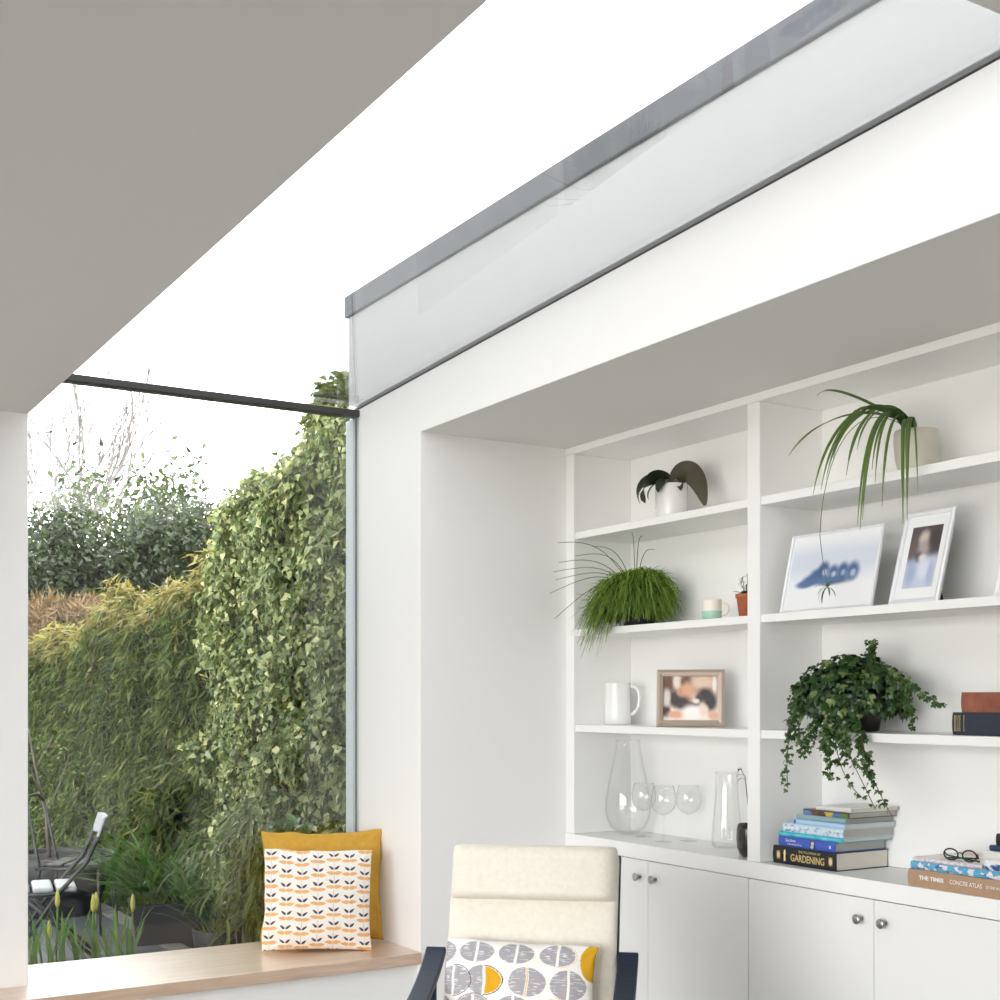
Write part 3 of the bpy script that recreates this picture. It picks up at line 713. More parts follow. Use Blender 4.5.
TR = [  # trails: control points relative to the pot base
    [(-.10, .10, .17), (-.19, .13, .10), (-.20, .15, -.06), (-.205, .128, -.20)], [(-.10, .08, .17), (-.18, .11, .10), (-.20, .10, .0), (-.20, .06, -.072)], [(-.12, .0, .13), (-.20, -.04, .02), (-.20, -.072, -.06), (-.20, -.067, -.15)],
    [(-.12, -.04, .1), (-.20, -.06, .0), (-.2, -.10, -.16), (-.14, -.165, -.222)], [(-.12, -.02, .06), (-.2, -.10, -.02), (-.2, -.19, -.12), (-.13, -.20, -.25)],
    [(-.12, -.1, .12), (-.20, -.18, .10), (-.2, -.22, -.05), (-.2, -.225, -.12)], [(-.18, -.19, .0), (-.2, -.22, -.10), (-.17, -.25, -.19), (-.14, -.283, -.27)],
    [(-.03, -.12, .21), (-.06, -.25, .22), (-.08, -.34, .12), (-.09, -.44, .097)], [(-.03, -.14, .19), (-.06, -.26, .2), (-.06, -.30, .11), (-.07, -.305, .022)],
    [(0, -.05, .23), (-.02, -.08, .27), (-.02, -.1, .28), (-.03, -.10, .315)], [(-.08, .12, .20), (-.13, .17, .17), (-.14, .16, .12), (-.14, .175, .075)], [(-.12, -.05, .1), (-.2, -.13, .04), (-.2, -.15, -.02), (-.2, -.144, -.06)], [(-.14, .02, .08), (-.2, .01, .02), (-.2, .03, -.03), (-.2, .06, -.075)],
    [(-.1, .06, .2), (-.18, .10, .14), (-.2, .12, .04), (-.2, .13, -.03)], [(-.12, -.02, .1), (-.19, -.04, .05), (-.2, -.05, -.02), (-.2, -.055, -.09)]]
stm = MB()
for ti, t in enumerate(TR):
    pts = bez(*t, 40); stm.tube(pts, .0014, 5)
    dens = 1 if ti not in (3, 4, 6) else .6
    for i, p in enumerate(pts):
        if i > 18 and random.random() > dens: continue
        for q in range(2 if i < 26 or dens == 1 else 1):
            s = random.uniform(.020, .032) * (1 - .35 * i / 40)
            nr = Vector((-.8, random.gauss(0, .6), random.gauss(.35, .5)))
            ivy_leaf(m, p + Vector((random.gauss(-.004, .006), random.gauss(0, .009), random.gauss(0, .006))), nr, Vector((0, random.gauss(0, .6), -1)), s, mixc(ivycol(), (.07, .15, .03), .3 * i / 40))
m.build('foliage', M['leafg'], iv); stm.build('vine', M['brown_stem'], iv, smooth=True)

# ------------------------------------------------------------------ books
def book(label, loc, rz, L, D, T, cover, pages=None, grp=None, spine=None, spread=1.0, name='book', hard=.0025):
    """closed book lying flat: spine along local x towards -y, base at z=0"""
    t = thing(name, label, 'book', loc, rz, grp)
    m = MB()                            # case: two boards and a rounded spine
    c = hard
    n = 6; prof = [(-D, 0)] + [( -c * 0 - .0, 0)]
    out_ = [(D, 0), (.004, 0)] + [(.004 - .004 * math.sin(PI * k / n) - .0, T * k / n) for k in range(1, n)] + [(.004, T), (D, T)]
    inn = [(D, T - c), (.006, T - c), (.006, c), (D, c)]
    poly = out_ + inn
    v = [(x, y, z) for x in (-L / 2, L / 2) for y, z in poly]; k = len(poly)
    f = [(i, (i + 1) % k, k + (i + 1) % k, k + i) for i in range(k)]
    # end caps as strips
    no = len(out_); 
    for o in (0, k):
        q = [(0, 1, no + 2, no + 3), (no - 2, no - 1, no, no + 1)]
        q2 = tuple(range(1, no - 1)) + (no + 1, no + 2)
        for w in q: f.append(tuple(o + i for i in w))
        f.append(tuple(o + i for i in q2))
    mm = cover; cols = None
    if isinstance(cover, tuple):
        cols = [cover] * len(v); mm = M['gloss']
    m.add(v, f, cols); m.build('cover', mm, t)
    MB().box(-L / 2 + .003, L / 2 - .003, .0065, D - .004, c + .0001, T - c - .0001).build('pages', pages or M['paper'], t)
    return t
def text(par, s, size, mtl, loc, name='lettering', align='CENTER', face='-y', stretch=1.0, bold=.0):
    cu = bpy.data.curves.new(name, 'FONT'); cu.body = s; cu.size = size; cu.align_x = align; cu.align_y = 'CENTER'; cu.extrude = .0002; cu.offset = bold
    tmp = bpy.data.objects.new('tmp', cu); C.objects.link(tmp)
    dg = bpy.context.evaluated_depsgraph_get(); me = bpy.data.meshes.new_from_object(tmp.evaluated_get(dg))
    bpy.data.objects.remove(tmp); bpy.data.curves.remove(cu)
    me.materials.append(mtl); o = bpy.data.objects.new(name, me); C.objects.link(o); o.parent = par
    o.location = loc; o.scale = (stretch, 1, 1); o.rotation_euler = (PI / 2, 0, 0)
    return o
def spine_patch(par, L, T, f, y=-.0009, nx=60, nz=10, z0=.0006, name='spine_print', x0=0.0):
    v = []; c = []; fc = []
    for j in range(nz + 1):
        for i in range(nx + 1):
            zz = j / nz; yy = .004 - .004 * math.sin(PI * zz) + y * .6
            v.append((x0 - L / 2 + L * i / nx, yy, z0 + (T - 2 * z0) * zz)); c.append(f(i / nx, zz))
    for j in range(nz):
        for i in range(nx):
            a = j * (nx + 1) + i; fc.append((a, a + 1, a + nx + 2, a + nx + 1))
    m = MB(); m.add(v, fc, c); return m.build(name, M['gloss'], par)
RB = R(-90)                             # spine towards the room: local x runs along -Y of the room, local y into the shelf
GS = 'stack of gardening books at the divider'
z = W0
def stack(label, yl, yr, xf, T, cover, D, pages=None, hard=.0025, rz=0.0):
    global z
    b = book(label, (xf, (yl + yr) / 2, z), RB + R(rz), abs(yl - yr), D, T, cover, pages, GS, hard=hard); z += T + .0004
    return b
b = stack('thick black gardening book with gold lettering, lowest of the stack beneath the ivy', 3.535, 3.225, 3.325, .064, srgb(22, 28, 34), .262, M['paper'], .003)
text(b, 'GARDENING', .036, M['gold'], (.02, -.0006, .026), stretch=.80, bold=.0006); text(b, 'ENCYCLOPEDIA OF', .012, M['gold'], (.03, -.0004, .051), 'lettering', stretch=1.0)
for x, w in ((-.125, .020), (.132, .020)):
    m = MB(); picture_grid(m, w, .032, blobs(srgb(120, 96, 50), [(.5, .5, .4, .4, srgb(226, 204, 150))], .3), 10, -.0008, .016); m.v = [(a + x, bb, c) for a, bb, c in m.v]; m.build('emblem', M['gloss'], b)
m = MB(); m.tube([(-.092, -.001, .012), (-.092, -.001, .052)], .004, 6); m.tube([(-.098, -.001, .040), (-.086, -.001, .04)], .003, 6); m.build('emblem', M['gold'], b)
b = stack('royal blue gardening book lying on the thick black one', 3.512, 3.235, 3.33, .035, srgb(62, 92, 186), .255, M['paperg'])
text(b, 'Gardens', .015, M['ink_white'], (-.075, -.0006, .023), stretch=1.0); text(b, 'of the National Trust', .0085, M['ink_white'], (-.055, -.0006, .010))
m = MB(); picture_grid(m, .026, .030, blobs(srgb(52, 60, 110), [(.5, .65, .28, .22, srgb(220, 205, 190)), (.4, .25, .3, .2, srgb(190, 190, 205))], .4), 12, -.0012, .002); m.v = [(a + .035, bb, c) for a, bb, c in m.v]; m.build('picture', M['gloss'], b)
m = MB(); picture_grid(m, .008, .010, lambda u, v: srgb(225, 228, 236), 2, -.0010, .012); m.v = [(a + .118, bb, c) for a, bb, c in m.v]; m.build('picture', M['gloss'], b)
b = stack('slim turquoise book between the blue book and the white one', 3.515, 3.205, 3.335, .017, srgb(64, 176, 200), .252, M['paper'], .002, .6)
spine_patch(b, .30, .016, lambda u, v: mixc(srgb(64, 176, 200), srgb(120, 214, 226), .5 + .5 * math.sin(u * 23) * math.sin(u * 7)))
b = stack('white and pale blue patterned book above the turquoise one', 3.495, 3.20, 3.335, .030, srgb(196, 214, 226), .255, M['paperg'])
spine_patch(b, .288, .029, lambda u, v: (lambda n_: srgb(96, 150, 176) if (n_ > .22 and u < .2) else (mixc(srgb(216, 228, 236), srgb(140, 178, 204), sm(-.1, .5, n_))))(noise.noise(Vector((u * 22, v * 3, 2)))))
b = stack('sky blue slim book third from the top of the gardening stack', 3.452, 3.195, 3.34, .017, srgb(176, 208, 236), .25, M['paper'], .002, -.8)
m = MB(); picture_grid(m, .012, .013, lambda u, v: srgb(60, 100, 170), 2, -.0010, .002); m.v = [(a - .115, bb, c) for a, bb, c in m.v]; m.build('picture', M['gloss'], b)
b = stack('grey green slim book just under the multicoloured one', 3.435, 3.20, 3.345, .019, srgb(140, 172, 180), .245, M['paperg'], .002, .5)
b = stack('slim book with blue, brown and green spine near the top of the stack', 3.402, 3.185, 3.345, .021, srgb(86, 70, 62), .24, M['paperg'], .002)
spine_patch(b, .212, .020, lambda u, v: [srgb(98, 134, 190), srgb(110, 80, 66), srgb(70, 60, 60), srgb(196, 180, 70), srgb(70, 110, 170), srgb(90, 130, 60)][min(5, int(u * 6 + .35 * noise.noise(Vector((u * 9, v * 3, 0)))) if u > .02 else 0)])
b = stack('thin white book on the very top of the gardening stack', 3.345, 3.178, 3.35, .015, srgb(226, 226, 224), .235, M['paper'], .0018, -1)

AT = 'books and magazines by the right edge of the worktop'
def stack2(label, yl, yr, xf, T, cover, D, z0, pages=None, hard=.0022, rz=0.0, name='book'):
    return book(label, (xf, (yl + yr) / 2, z0), RB + R(rz), abs(yl - yr), D, T, cover, pages, AT, hard=hard, name=name)
b = stack2('brown atlas with white lettering, lowest of the right hand pile', 2.872, 2.49, 3.283, .054, mat('kraft_cover', (.42, .27, .17), .7, noise_amt=.05, noise_scale=40), .29, W0)
text(b, 'THE TIMES', .017, M['ink_white'], (-.097, -.0006, .030), bold=.0006, stretch=1.2); text(b, 'CONCISE ATLAS', .019, M['ink_white'], (.034, -.0006, .030), stretch=.85); text(b, 'OF THE WORLD', .012, M['ink_white'], (.143, -.0006, .030), stretch=.8)
z1 = W0 + .0545
b = stack2('blue and white floral book on top of the brown atlas', 2.868, 2.50, 3.29, .024, srgb(96, 170, 206), .27, z1, rz=-.3)
spine_patch(b, .36, .0235, lambda u, v: (lambda q: srgb(226, 222, 226) if q > .05 else (srgb(60, 96, 150) if q > -.02 else srgb(92, 172, 208)))(noise.noise(Vector((u * 15, v * 1.6, 7)))), nx=160)
z2 = z1 + .0245
b = stack2('white magazine with pinkish spine lying on the floral book', 2.858, 2.60, 3.295, .014, srgb(222, 212, 218), .25, z2, hard=.001, rz=1.2, name='magazine'); b['category'] = 'magazine'
spine_patch(b, .25, .0135, lambda u, v: mixc(srgb(232, 224, 230), srgb(200, 186, 200), sm(-.1, .3, noise.noise(Vector((u * 20, v * 2, 1))))))
m = MB()
v, c, fc = [], [], []
for j in range(31):
    for i in range(31):
        u, w = i / 30, j / 30; v.append((-.125 + .25 * u, .008 + .238 * w, .0143)); q = noise.noise(Vector((u * 3, w * 3, 9)))
        c.append(srgb(226, 170, 140) if (q > .25 and w > .4) else (srgb(206, 208, 196) if q > -.1 else srgb(236, 236, 232)))
for j in range(30):
    for i in range(30):
        a = j * 31 + i; fc.append((a, a + 1, a + 32, a + 31))
m.add(v, fc, c); m.build('cover_picture', M['gloss'], b)
b = stack2('white book with blue patterned spine beyond the magazine at the right edge', 2.592, 2.41, 3.30, .032, srgb(226, 228, 230), .25, z2)
spine_patch(b, .18, .031, lambda u, v: (lambda q: srgb(60, 84, 132) if q > .0 else srgb(150, 170, 200) if q > -.15 else srgb(228, 230, 232))(noise.noise(Vector((u * 9, v * 2.2, 3)) ) - max(0, .35 - u * 2) - (.0 if v < .7 else .5)), nx=80, nz=14)
z3 = z2 + .0325
b = stack2('cream paperback with small print on the blue patterned book', 2.60, 2.42, 3.305, .026, srgb(222, 222, 216), .2, z3, rz=2)
b = stack2('slim dark blue notebook near the top of the right hand pile', 2.585, 2.42, 3.31, .017, srgb(44, 62, 92), .18, z3 + .0265, rz=-2)
b = stack2('cream paged book in a black cover topping the right hand pile', 2.56, 2.42, 3.315, .036, srgb(32, 32, 36), .17, z3 + .044, hard=.004, rz=3)
# folded reading glasses hanging over the magazine edge
gl = thing('reading_glasses', 'folded dark framed reading glasses lying on the white magazine', 'glasses', (3.33, 2.69, z2 + .0165), R(-88))
m = MB()
for s in (-1, 1):
    m.tube([(s * .034 + .026 * math.cos(k * PI / 12), -.020, .018 + .017 * math.sin(k * PI / 12)) for k in range(25)], .0026, 7)
m.tube([(-.01, -.020, .022), (0, -.021, .026), (.01, -.020, .022)], .002, 6); m.build('front_frame', M['black'], gl, smooth=True)
for s in (-1, 1):
    MB().tube([(s * .061, -.018, .024), (s * .058, -.008, .012), (-s * .045, -.004 + .006 * s, .004), (-s * .062, -.002 + .006 * s, .003)], .0026, 6).build('temple', M['black'], gl, smooth=True)
m = MB()
for s in (-1, 1): m.add([(s * .034 + .025 * math.cos(k * PI / 10), -.020, .018 + .016 * math.sin(k * PI / 10)) for k in range(20)], [tuple(range(20))])
m.build('lens', M['ware'], gl)
# two old books on the third right shelf
OB = 'old cloth books on the third right shelf'
b = book('navy cloth book with gilt bands under the brown leather book', (3.325, 2.56, S3), RB, .345, .22, .071, mat('navy_cloth', srgb(44, 50, 64), .75, noise_amt=.12, noise_scale=60), None, OB, hard=.004)
for x in (-.163, -.158, -.150, -.143, -.128):
    MB().box(x, x + .0012, -.0012, .003, .012, .062).build('gilt_band', M['gold'], b)
b = book('brown leather book with worn edges lying on the navy book', (3.33, 2.545, S3 + .0715), RB, .315, .20, .062, mat('brown_leather', srgb(140, 82, 62), .6, noise_amt=.28, noise_scale=22, bump=.4, bump_scale=60), None, OB, hard=.004)

# ------------------------------------------------------------------ glassware on the worktop
def glass_lathe(prof, seg=56, t=.002):
    """closed thin-walled vessel from an outer profile"""
    inner = [(max(.0001, r - t), z + (t * 1.5 if i < 3 else 0)) for i, (r, z) in enumerate(prof)]
    return MB().lathe(prof + inner[::-1], seg)
vs_ = thing('glass_vase', 'large clear teardrop glass vase on the worktop beside the armchair', 'vase', (3.485, 4.625, W0))
o = glass_lathe([(.0001, 0), (.03, 0), (.05, .006), (.078, .03), (.095, .065), (.102, .105), (.100, .15), (.092, .20), (.082, .255), (.070, .31), (.060, .36), (.054, .40), (.053, .42)], t=.004).build('bowl', M['ware'], vs_, smooth=True)
WG = 'clear wine glasses on the worktop'
def wine(label, x, y, f=1.0):
    g = thing('wine_glass', label, 'wine glass', (x, y, W0), 0, WG)
    glass_lathe([(.0001, .112), (.012, .114), (.032, .124), (.047, .142), (.053, .165), (.052, .19), (.047, .215), (.043, .235)], t=.0012).build('bowl', M['ware'], g, smooth=True)
    MB().lathe([(.0001, .004), (.0045, .005), (.0035, .02), (.0033, .09), (.005, .110), (.008, .1125), (.0001, .1126)], 20).build('stem', M['ware'], g, smooth=True)
    MB().lathe([(.0001, 0), (.036, 0), (.037, .001), (.02, .0028), (.0001, .0045)], 40).build('foot', M['ware'], g, smooth=True)
wine('clear wine glass right behind the big teardrop vase', 3.47, 4.49)
wine('clear wine glass in the middle of the three, nearest the worktop edge', 3.415, 4.285)
wine('clear wine glass closest to the carafe', 3.525, 4.255)
cf = thing('carafe', 'clear straight sided glass carafe in front of the divider', 'carafe', (3.50, 3.985, W0))
glass_lathe([(.0001, 0), (.05, 0), (.058, .006), (.061, .03), (.058, .09), (.050, .17), (.045, .24), (.044, .29), (.047, .305)], t=.003).build('body', M['ware'], cf, smooth=True)
bv = thing('bud_vase', 'small round black vase half hidden by the bookcase divider', 'vase', (3.372, 3.702, W0))
MB().lathe([(.0001, 0), (.03, 0), (.042, .008), (.053, .035), (.056, .07), (.054, .105), (.05, .125), (.047, .125), (.05, .1), (.05, .04), (.0001, .012)], 40).build('body', mat('black_glaze', (.02, .014, .013), .25, coat=.4), bv, smooth=True)
tw = tag(MB().tube([(3.372, 3.702, W0 + .016), (3.376, 3.725, W0 + .2), (3.38, 3.745, W0 + .30), (3.378, 3.772, W0 + .335)], [.0022, .002, .0016, .001], 6).build('dried_twig', M['brown_stem'], smooth=True), 'thin dried twig with curled leaves standing in the black vase', 'twig')
m = MB()
for p, a in (((3.38, 3.75, W0 + .305), 150), ((3.379, 3.765, W0 + .325), 200), ((3.38, 3.742, W0 + .29), 110)):
    wide_leaf(m, p, frame_dir(a), .04, .011, 2.0, srgb(120, 96, 78), 6, .9)
m.build('leaf', M['leaf'], tw)

# ------------------------------------------------------------------ garden
GZ = -.10
struct('ground', MB().box(-12, 30, 5.52, 60, GZ - .2, GZ - .03), M['earth'], 'bare earth of the garden beyond the paving')
struct('patio', MB().box(-8, 2.42, 5.53, 10.0, GZ - .03, GZ), M['paving'], 'grey slate paving outside the window')
mb = MB()
for k in range(15): mb.box(2.425, 2.56, 5.56 + k * .30, 5.56 + k * .30 + .288, GZ - .03, GZ + .006)
struct('kerb', mb, M['kerb'], 'stone edging along the paving', bevel=.006)
struct('lawn', MB().box(-8, 2.9, 10.02, 22, GZ - .03, GZ - .005), M['lawn'], 'lawn beyond the paving')

def leaf_cloud(name, pts, nrm, tips, size, aspect, cols, m, parent, fold=.25):
    """one pointed, slightly folded leaf per point: 6 vertices, two quads"""
    n = len(pts); nrm = nrm / (np.linalg.norm(nrm, axis=1, keepdims=True) + 1e-9)
    tips = tips - nrm * (tips * nrm).sum(1, keepdims=True); tips = tips / (np.linalg.norm(tips, axis=1, keepdims=True) + 1e-9)
    sd = np.cross(nrm, tips); L = size[:, None]; W = (size * aspect)[:, None]
    V = np.empty((n, 6, 3))
    V[:, 0] = pts; V[:, 1] = pts + tips * L * .45 + nrm * W * fold * -.2; V[:, 2] = pts + tips * L - nrm * L * .1
    V[:, 3] = pts + tips * L * .35 + sd * W * .5 + nrm * W * fold
    V[:, 4] = pts + tips * L * .35 - sd * W * .5 + nrm * W * fold
    V[:, 5] = pts + tips * L * .72 + sd * W * .32
    base = (np.arange(n) * 6)[:, None]
    Q = np.concatenate([base + np.array([[0, 3, 2, 1]]), base + np.array([[0, 1, 2, 4]])], 0)
    return np_mesh(name, V.reshape(-1, 3), Q, np.repeat(cols, 6, 0), m, parent)
def colmix(n, a, b, k=1.0, c=None, pc=.0):
    t = rng.random(n)[:, None] ** k; r = np.array(a) * (1 - t) + np.array(b) * t
    if c is not None:
        s = rng.random(n) < pc; r[s] = np.array(c) * (.7 + .6 * rng.random(s.sum())[:, None])
    return r
def fbm(P, s, seed=0.0):
    return np.array([noise.fractal(Vector((p[0] * s + seed, p[1] * s, p[2] * s)), .8, 2.0, 3) for p in P])

def hedge(label, name, cat, x0, x1, y0, y1, hf, n, lsize, asp, ca, cb, cc, pc, m, droop=.7, bulge=.16, topcol=None, core=M['core'], ncell=.5):
    t = thing(name, label, cat, ((x0 + x1) / 2, (y0 + y1) / 2, GZ - .03))
    ox, oy, oz = t.location
    # added dark solid that blocks the view through the leaves
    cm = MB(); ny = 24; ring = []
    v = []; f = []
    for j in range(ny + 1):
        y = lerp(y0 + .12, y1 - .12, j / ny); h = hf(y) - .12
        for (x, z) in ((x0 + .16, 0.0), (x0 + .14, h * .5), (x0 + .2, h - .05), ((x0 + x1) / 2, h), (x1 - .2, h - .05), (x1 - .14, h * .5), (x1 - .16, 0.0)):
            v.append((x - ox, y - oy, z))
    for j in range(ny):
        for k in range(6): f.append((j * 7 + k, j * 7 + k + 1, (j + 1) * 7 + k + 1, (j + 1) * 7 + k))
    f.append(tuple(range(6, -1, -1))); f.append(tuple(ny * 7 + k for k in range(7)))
    cm.add(v, f); cm.build('dark_core', core, t)
    # leaves: front face, top, and the two ends
    h0 = np.mean([hf(lerp(y0, y1, q)) for q in (0, .25, .5, .75, 1)])
    aF, aT, aE = (y1 - y0) * h0, (y1 - y0) * (x1 - x0), (x1 - x0) * h0
    nF = int(n * aF / (aF + aT + aE)); nT = int(n * aT / (aF + aT + aE)); nE = n - nF - nT
    Y = rng.uniform(y0, y1, nF); H = np.array([hf(y) for y in Y]); Z = H * rng.random(nF)
    P1 = np.stack([np.full(nF, x0), Y, Z], 1); N1 = np.tile([-1., 0, .25], (nF, 1))
    edge = np.clip((Z - (H - .25)) / .25, 0, 1); P1[:, 0] += edge ** 2 * .15
    Y = rng.uniform(y0, y1, nT); H = np.array([hf(y) for y in Y]); P2 = np.stack([rng.uniform(x0, x1, nT), Y, H], 1); N2 = np.tile([-.2, 0, 1.], (nT, 1))
    Zr = rng.random(nE) * hf(y0); P3 = np.stack([rng.uniform(x0, x1, nE), np.full(nE, y0), Zr], 1); N3 = np.tile([0, -1., .25], (nE, 1))
    P = np.concatenate([P1, P2, P3]); N = np.concatenate([N1, N2, N3])
    d = fbm(P, 1.0 / ncell, 3.0); keep = d > -.62
    P, N, d = P[keep], N[keep], d[keep]; k = len(P)
    P = P + N * (bulge * (d - .1))[:, None] + rng.normal(0, .03, (k, 3)); 
    nr = N + rng.normal(0, .55, (k, 3)); tp_ = N * .5 + rng.normal(0, .5, (k, 3)) + np.array([0, 0, -droop])
    cols = colmix(k, ca, cb, 1.3, cc, pc)
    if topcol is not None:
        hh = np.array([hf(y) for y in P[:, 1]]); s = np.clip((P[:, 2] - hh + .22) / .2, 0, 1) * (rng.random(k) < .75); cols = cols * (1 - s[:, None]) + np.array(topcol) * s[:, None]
    sz = lsize * rng.uniform(.6, 1.35, k)
    leaf_cloud('foliage', P - np.array([ox, oy, 0]), nr, tp_, sz, asp, cols, m, t)
    return t
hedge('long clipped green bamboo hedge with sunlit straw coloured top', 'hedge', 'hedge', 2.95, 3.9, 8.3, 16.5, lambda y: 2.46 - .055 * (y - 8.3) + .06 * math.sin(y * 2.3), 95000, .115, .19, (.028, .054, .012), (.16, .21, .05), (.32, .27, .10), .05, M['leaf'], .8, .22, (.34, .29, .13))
hedge('dry brown topped hedge far behind the bamboo hedge', 'hedge', 'hedge', 3.6, 5.2, 17.3, 19.0, lambda y: 2.82 + .05 * math.sin(y * 5), 9000, .16, .12, (.16, .10, .06), (.36, .26, .17), None, 0, M['leaf'], -.6, .2)
def ivyh(y): return 3.12 + .05 * math.sin(y * 5.1) - max(0, y - 6.55) * .25 - max(0, y - 7.6) ** 2 * .36
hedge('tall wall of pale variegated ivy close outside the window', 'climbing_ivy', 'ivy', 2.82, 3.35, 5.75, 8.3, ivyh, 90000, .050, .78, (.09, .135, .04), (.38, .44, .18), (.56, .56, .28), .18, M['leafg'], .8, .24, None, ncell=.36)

def rand_tree(label, name, loc, h, crown, n, lsize, ca, cb, m, bark, r0=.09, asp=.5, bare=False, seed=1, spread=.55, depth=5):
    t = thing(name, label, 'tree', loc); rr = random.Random(seed); tm = MB(); tips = []
    def grow(p, d, L, r, k):
        pts = [p]; q = p.copy(); dd = d.copy()
        for i in range(4):
            dd = (dd + Vector((rr.gauss(0, .10), rr.gauss(0, .10), rr.gauss(.03, .05)))).normalized(); q = q + dd * L / 4; pts.append(q.copy())
        tm.tube(pts, [r * (1 - .1 * i) for i in range(5)], 5 if k > 1 else 8)
        if k >= depth: tips.append(q); return
        if k >= depth - 2: tips.append(pts[2])
        for c in range(rr.choice((2, 3)) if k else 4):
            ax = Vector((rr.gauss(0, 1), rr.gauss(0, 1), rr.gauss(0, .4))).normalized()
            nd = (dd + ax * spread * rr.uniform(.5, 1.1) + Vector((0, 0, .12))).normalized()
            grow(pts[rr.choice((2, 3, 4))].copy(), nd, L * rr.uniform(.62, .8), r * (.72 if bare else .58), k + 1)
    grow(Vector((0, 0, 0)), Vector((0, 0, 1)), h * .36, r0, 0)
    zs = max(p[2] for p in tm.v); tm.v = [(x, y, z * h / zs) for x, y, z in tm.v]
    tm.build('trunk', bark, t)
    if not bare:
        T = np.array([tuple(p) for p in tips]) * np.array([1, 1, h / zs]); idx = rng.integers(0, len(T), n)
        P = T[idx] + rng.normal(0, crown, (n, 3)); P[:, 2] = np.maximum(P[:, 2], .1)
        nr = rng.normal(0, 1, (n, 3)) + np.array([-.3, -.4, .5]); tp_ = rng.normal(0, .7, (n, 3)) + np.array([0, 0, -.2])
        leaf_cloud('foliage', P, nr, tp_, lsize * rng.uniform(.6, 1.3, n), asp, colmix(n, ca, cb, 1.2), m, t)
    return t
gb = GZ - .03
rand_tree('leafy evergreen tree with open airy crown above the hedge', 'evergreen_tree', (7.2, 26.0, gb), 6.3, .28, 6500, .17, (.035, .06, .02), (.15, .20, .07), M['leafg'], M['bark'], .11, .5, seed=4, spread=.5)
rand_tree('dark dense evergreen tree where hedge meets ivy', 'evergreen_tree', (6.6, 21.2, gb), 4.9, .26, 8500, .14, (.02, .035, .014), (.07, .10, .04), M['leafg'], M['bark'], .10, .5, seed=9, spread=.6)
rand_tree('low dark evergreen under the bare tree', 'evergreen_tree', (5.0, 22.8, gb), 4.5, .26, 10000, .14, (.02, .035, .016), (.08, .11, .045), M['leafg'], M['bark'], .10, .5, seed=14, spread=.55)
rand_tree('tall bare winter tree with pale twigs near the left pier', 'bare_tree', (6.2, 31.3, gb), 9.8, 0, 0, 0, None, None, None, M['paleb'], .075, bare=True, seed=31, spread=.30, depth=6)

# low plants by the glass: arching bamboo clump, leafy shrub, daffodils
def strap_clump(label, name, cat, loc, n, L, w, ca, cb, spread, rim=.12, droop=(.5, 1.6), m=M['leaf'], lift=(1.0, 1.5), bend=None):
    t = thing(name, label, cat, loc); mbx = MB()
    for k in range(n):
        a = random.uniform(0, 2 * PI); r = rim * math.sqrt(random.random()); d = Vector((math.cos(a), math.sin(a), 0))
        if bend: d = (d + Vector(bend)).normalized()
        wide_leaf(mbx, (r * math.cos(a) * 1.3, r * math.sin(a), 0), d, L * random.uniform(.55, 1.1), w, random.uniform(*droop) , (lambda tt, c=mixc(ca, cb, random.random()): mixc(mixc(c, (.30, .34, .06), .6), c, min(1, tt * 3))), 9, random.uniform(*lift), random.uniform(-.6, .6))
    mbx.build('foliage', m, t); return t
bc = thing('bamboo_clump', 'clump of arching bamboo with long striped leaves left of the cushions', 'bamboo', (2.62, 6.75, gb)); st = MB(); lf = MB()
for k in range(22):
    a = random.uniform(PI * .55, PI * 1.5); d = Vector((math.cos(a), math.sin(a) * .8, 0)); L = random.uniform(.5, 1.25); reach = random.uniform(.1, .40)
    p0 = Vector((random.uniform(-.12, .1), random.uniform(-.4, .5), 0)); e = p0 + d * reach + Vector((0, 0, L * .72)); pts = bez(p0, p0 + Vector((0, 0, L * .6)), p0 + d * reach * .4 + Vector((0, 0, L * 1.02)), e, 14)
    st.tube(pts, [.004 - .0025 * i / 13 for i in range(14)], 5)
    for i in range(3, 14):
        for q in range(2):
            aa = random.uniform(0, 2 * PI); dd = Vector((math.cos(aa), math.sin(aa), 0)) + d * .8
            wide_leaf(lf, pts[i], dd, random.uniform(.14, .26), .019, random.uniform(.5, 1.8), mixc((.05, .085, .02), (.22, .26, .09), random.random()), 5, random.uniform(-.5, .5))
st.build('cane', M['paleb'], bc, smooth=True); lf.build('foliage', M['leaf'], bc)
sh = thing('laurel_shrub', 'small glossy leaved shrub behind the yellow cushion', 'shrub', (2.56, 6.0, gb)); st = MB(); lf = MB()
for k in range(30):
    d = frame_dir(random.uniform(30, 240)); h = random.uniform(.45, 1.0); e = Vector((d.x * .14, d.y * .26, h)); pts = bez((0, 0, 0), (0, 0, h * .5), (e.x * .6, e.y * .6, h * .8), e, 8); st.tube(pts, .004, 5)
    for i in range(3, 8):
        for q in range(4): wide_leaf(lf, pts[i], frame_dir(random.uniform(0, 360)), random.uniform(.07, .12), .042, 1.0, mixc((.05, .11, .03), (.17, .28, .08), random.random()), 6, random.uniform(0, 1.1))
st.build('stem', M['brown_stem'], sh, smooth=True); lf.build('foliage', M['leafg'], sh)

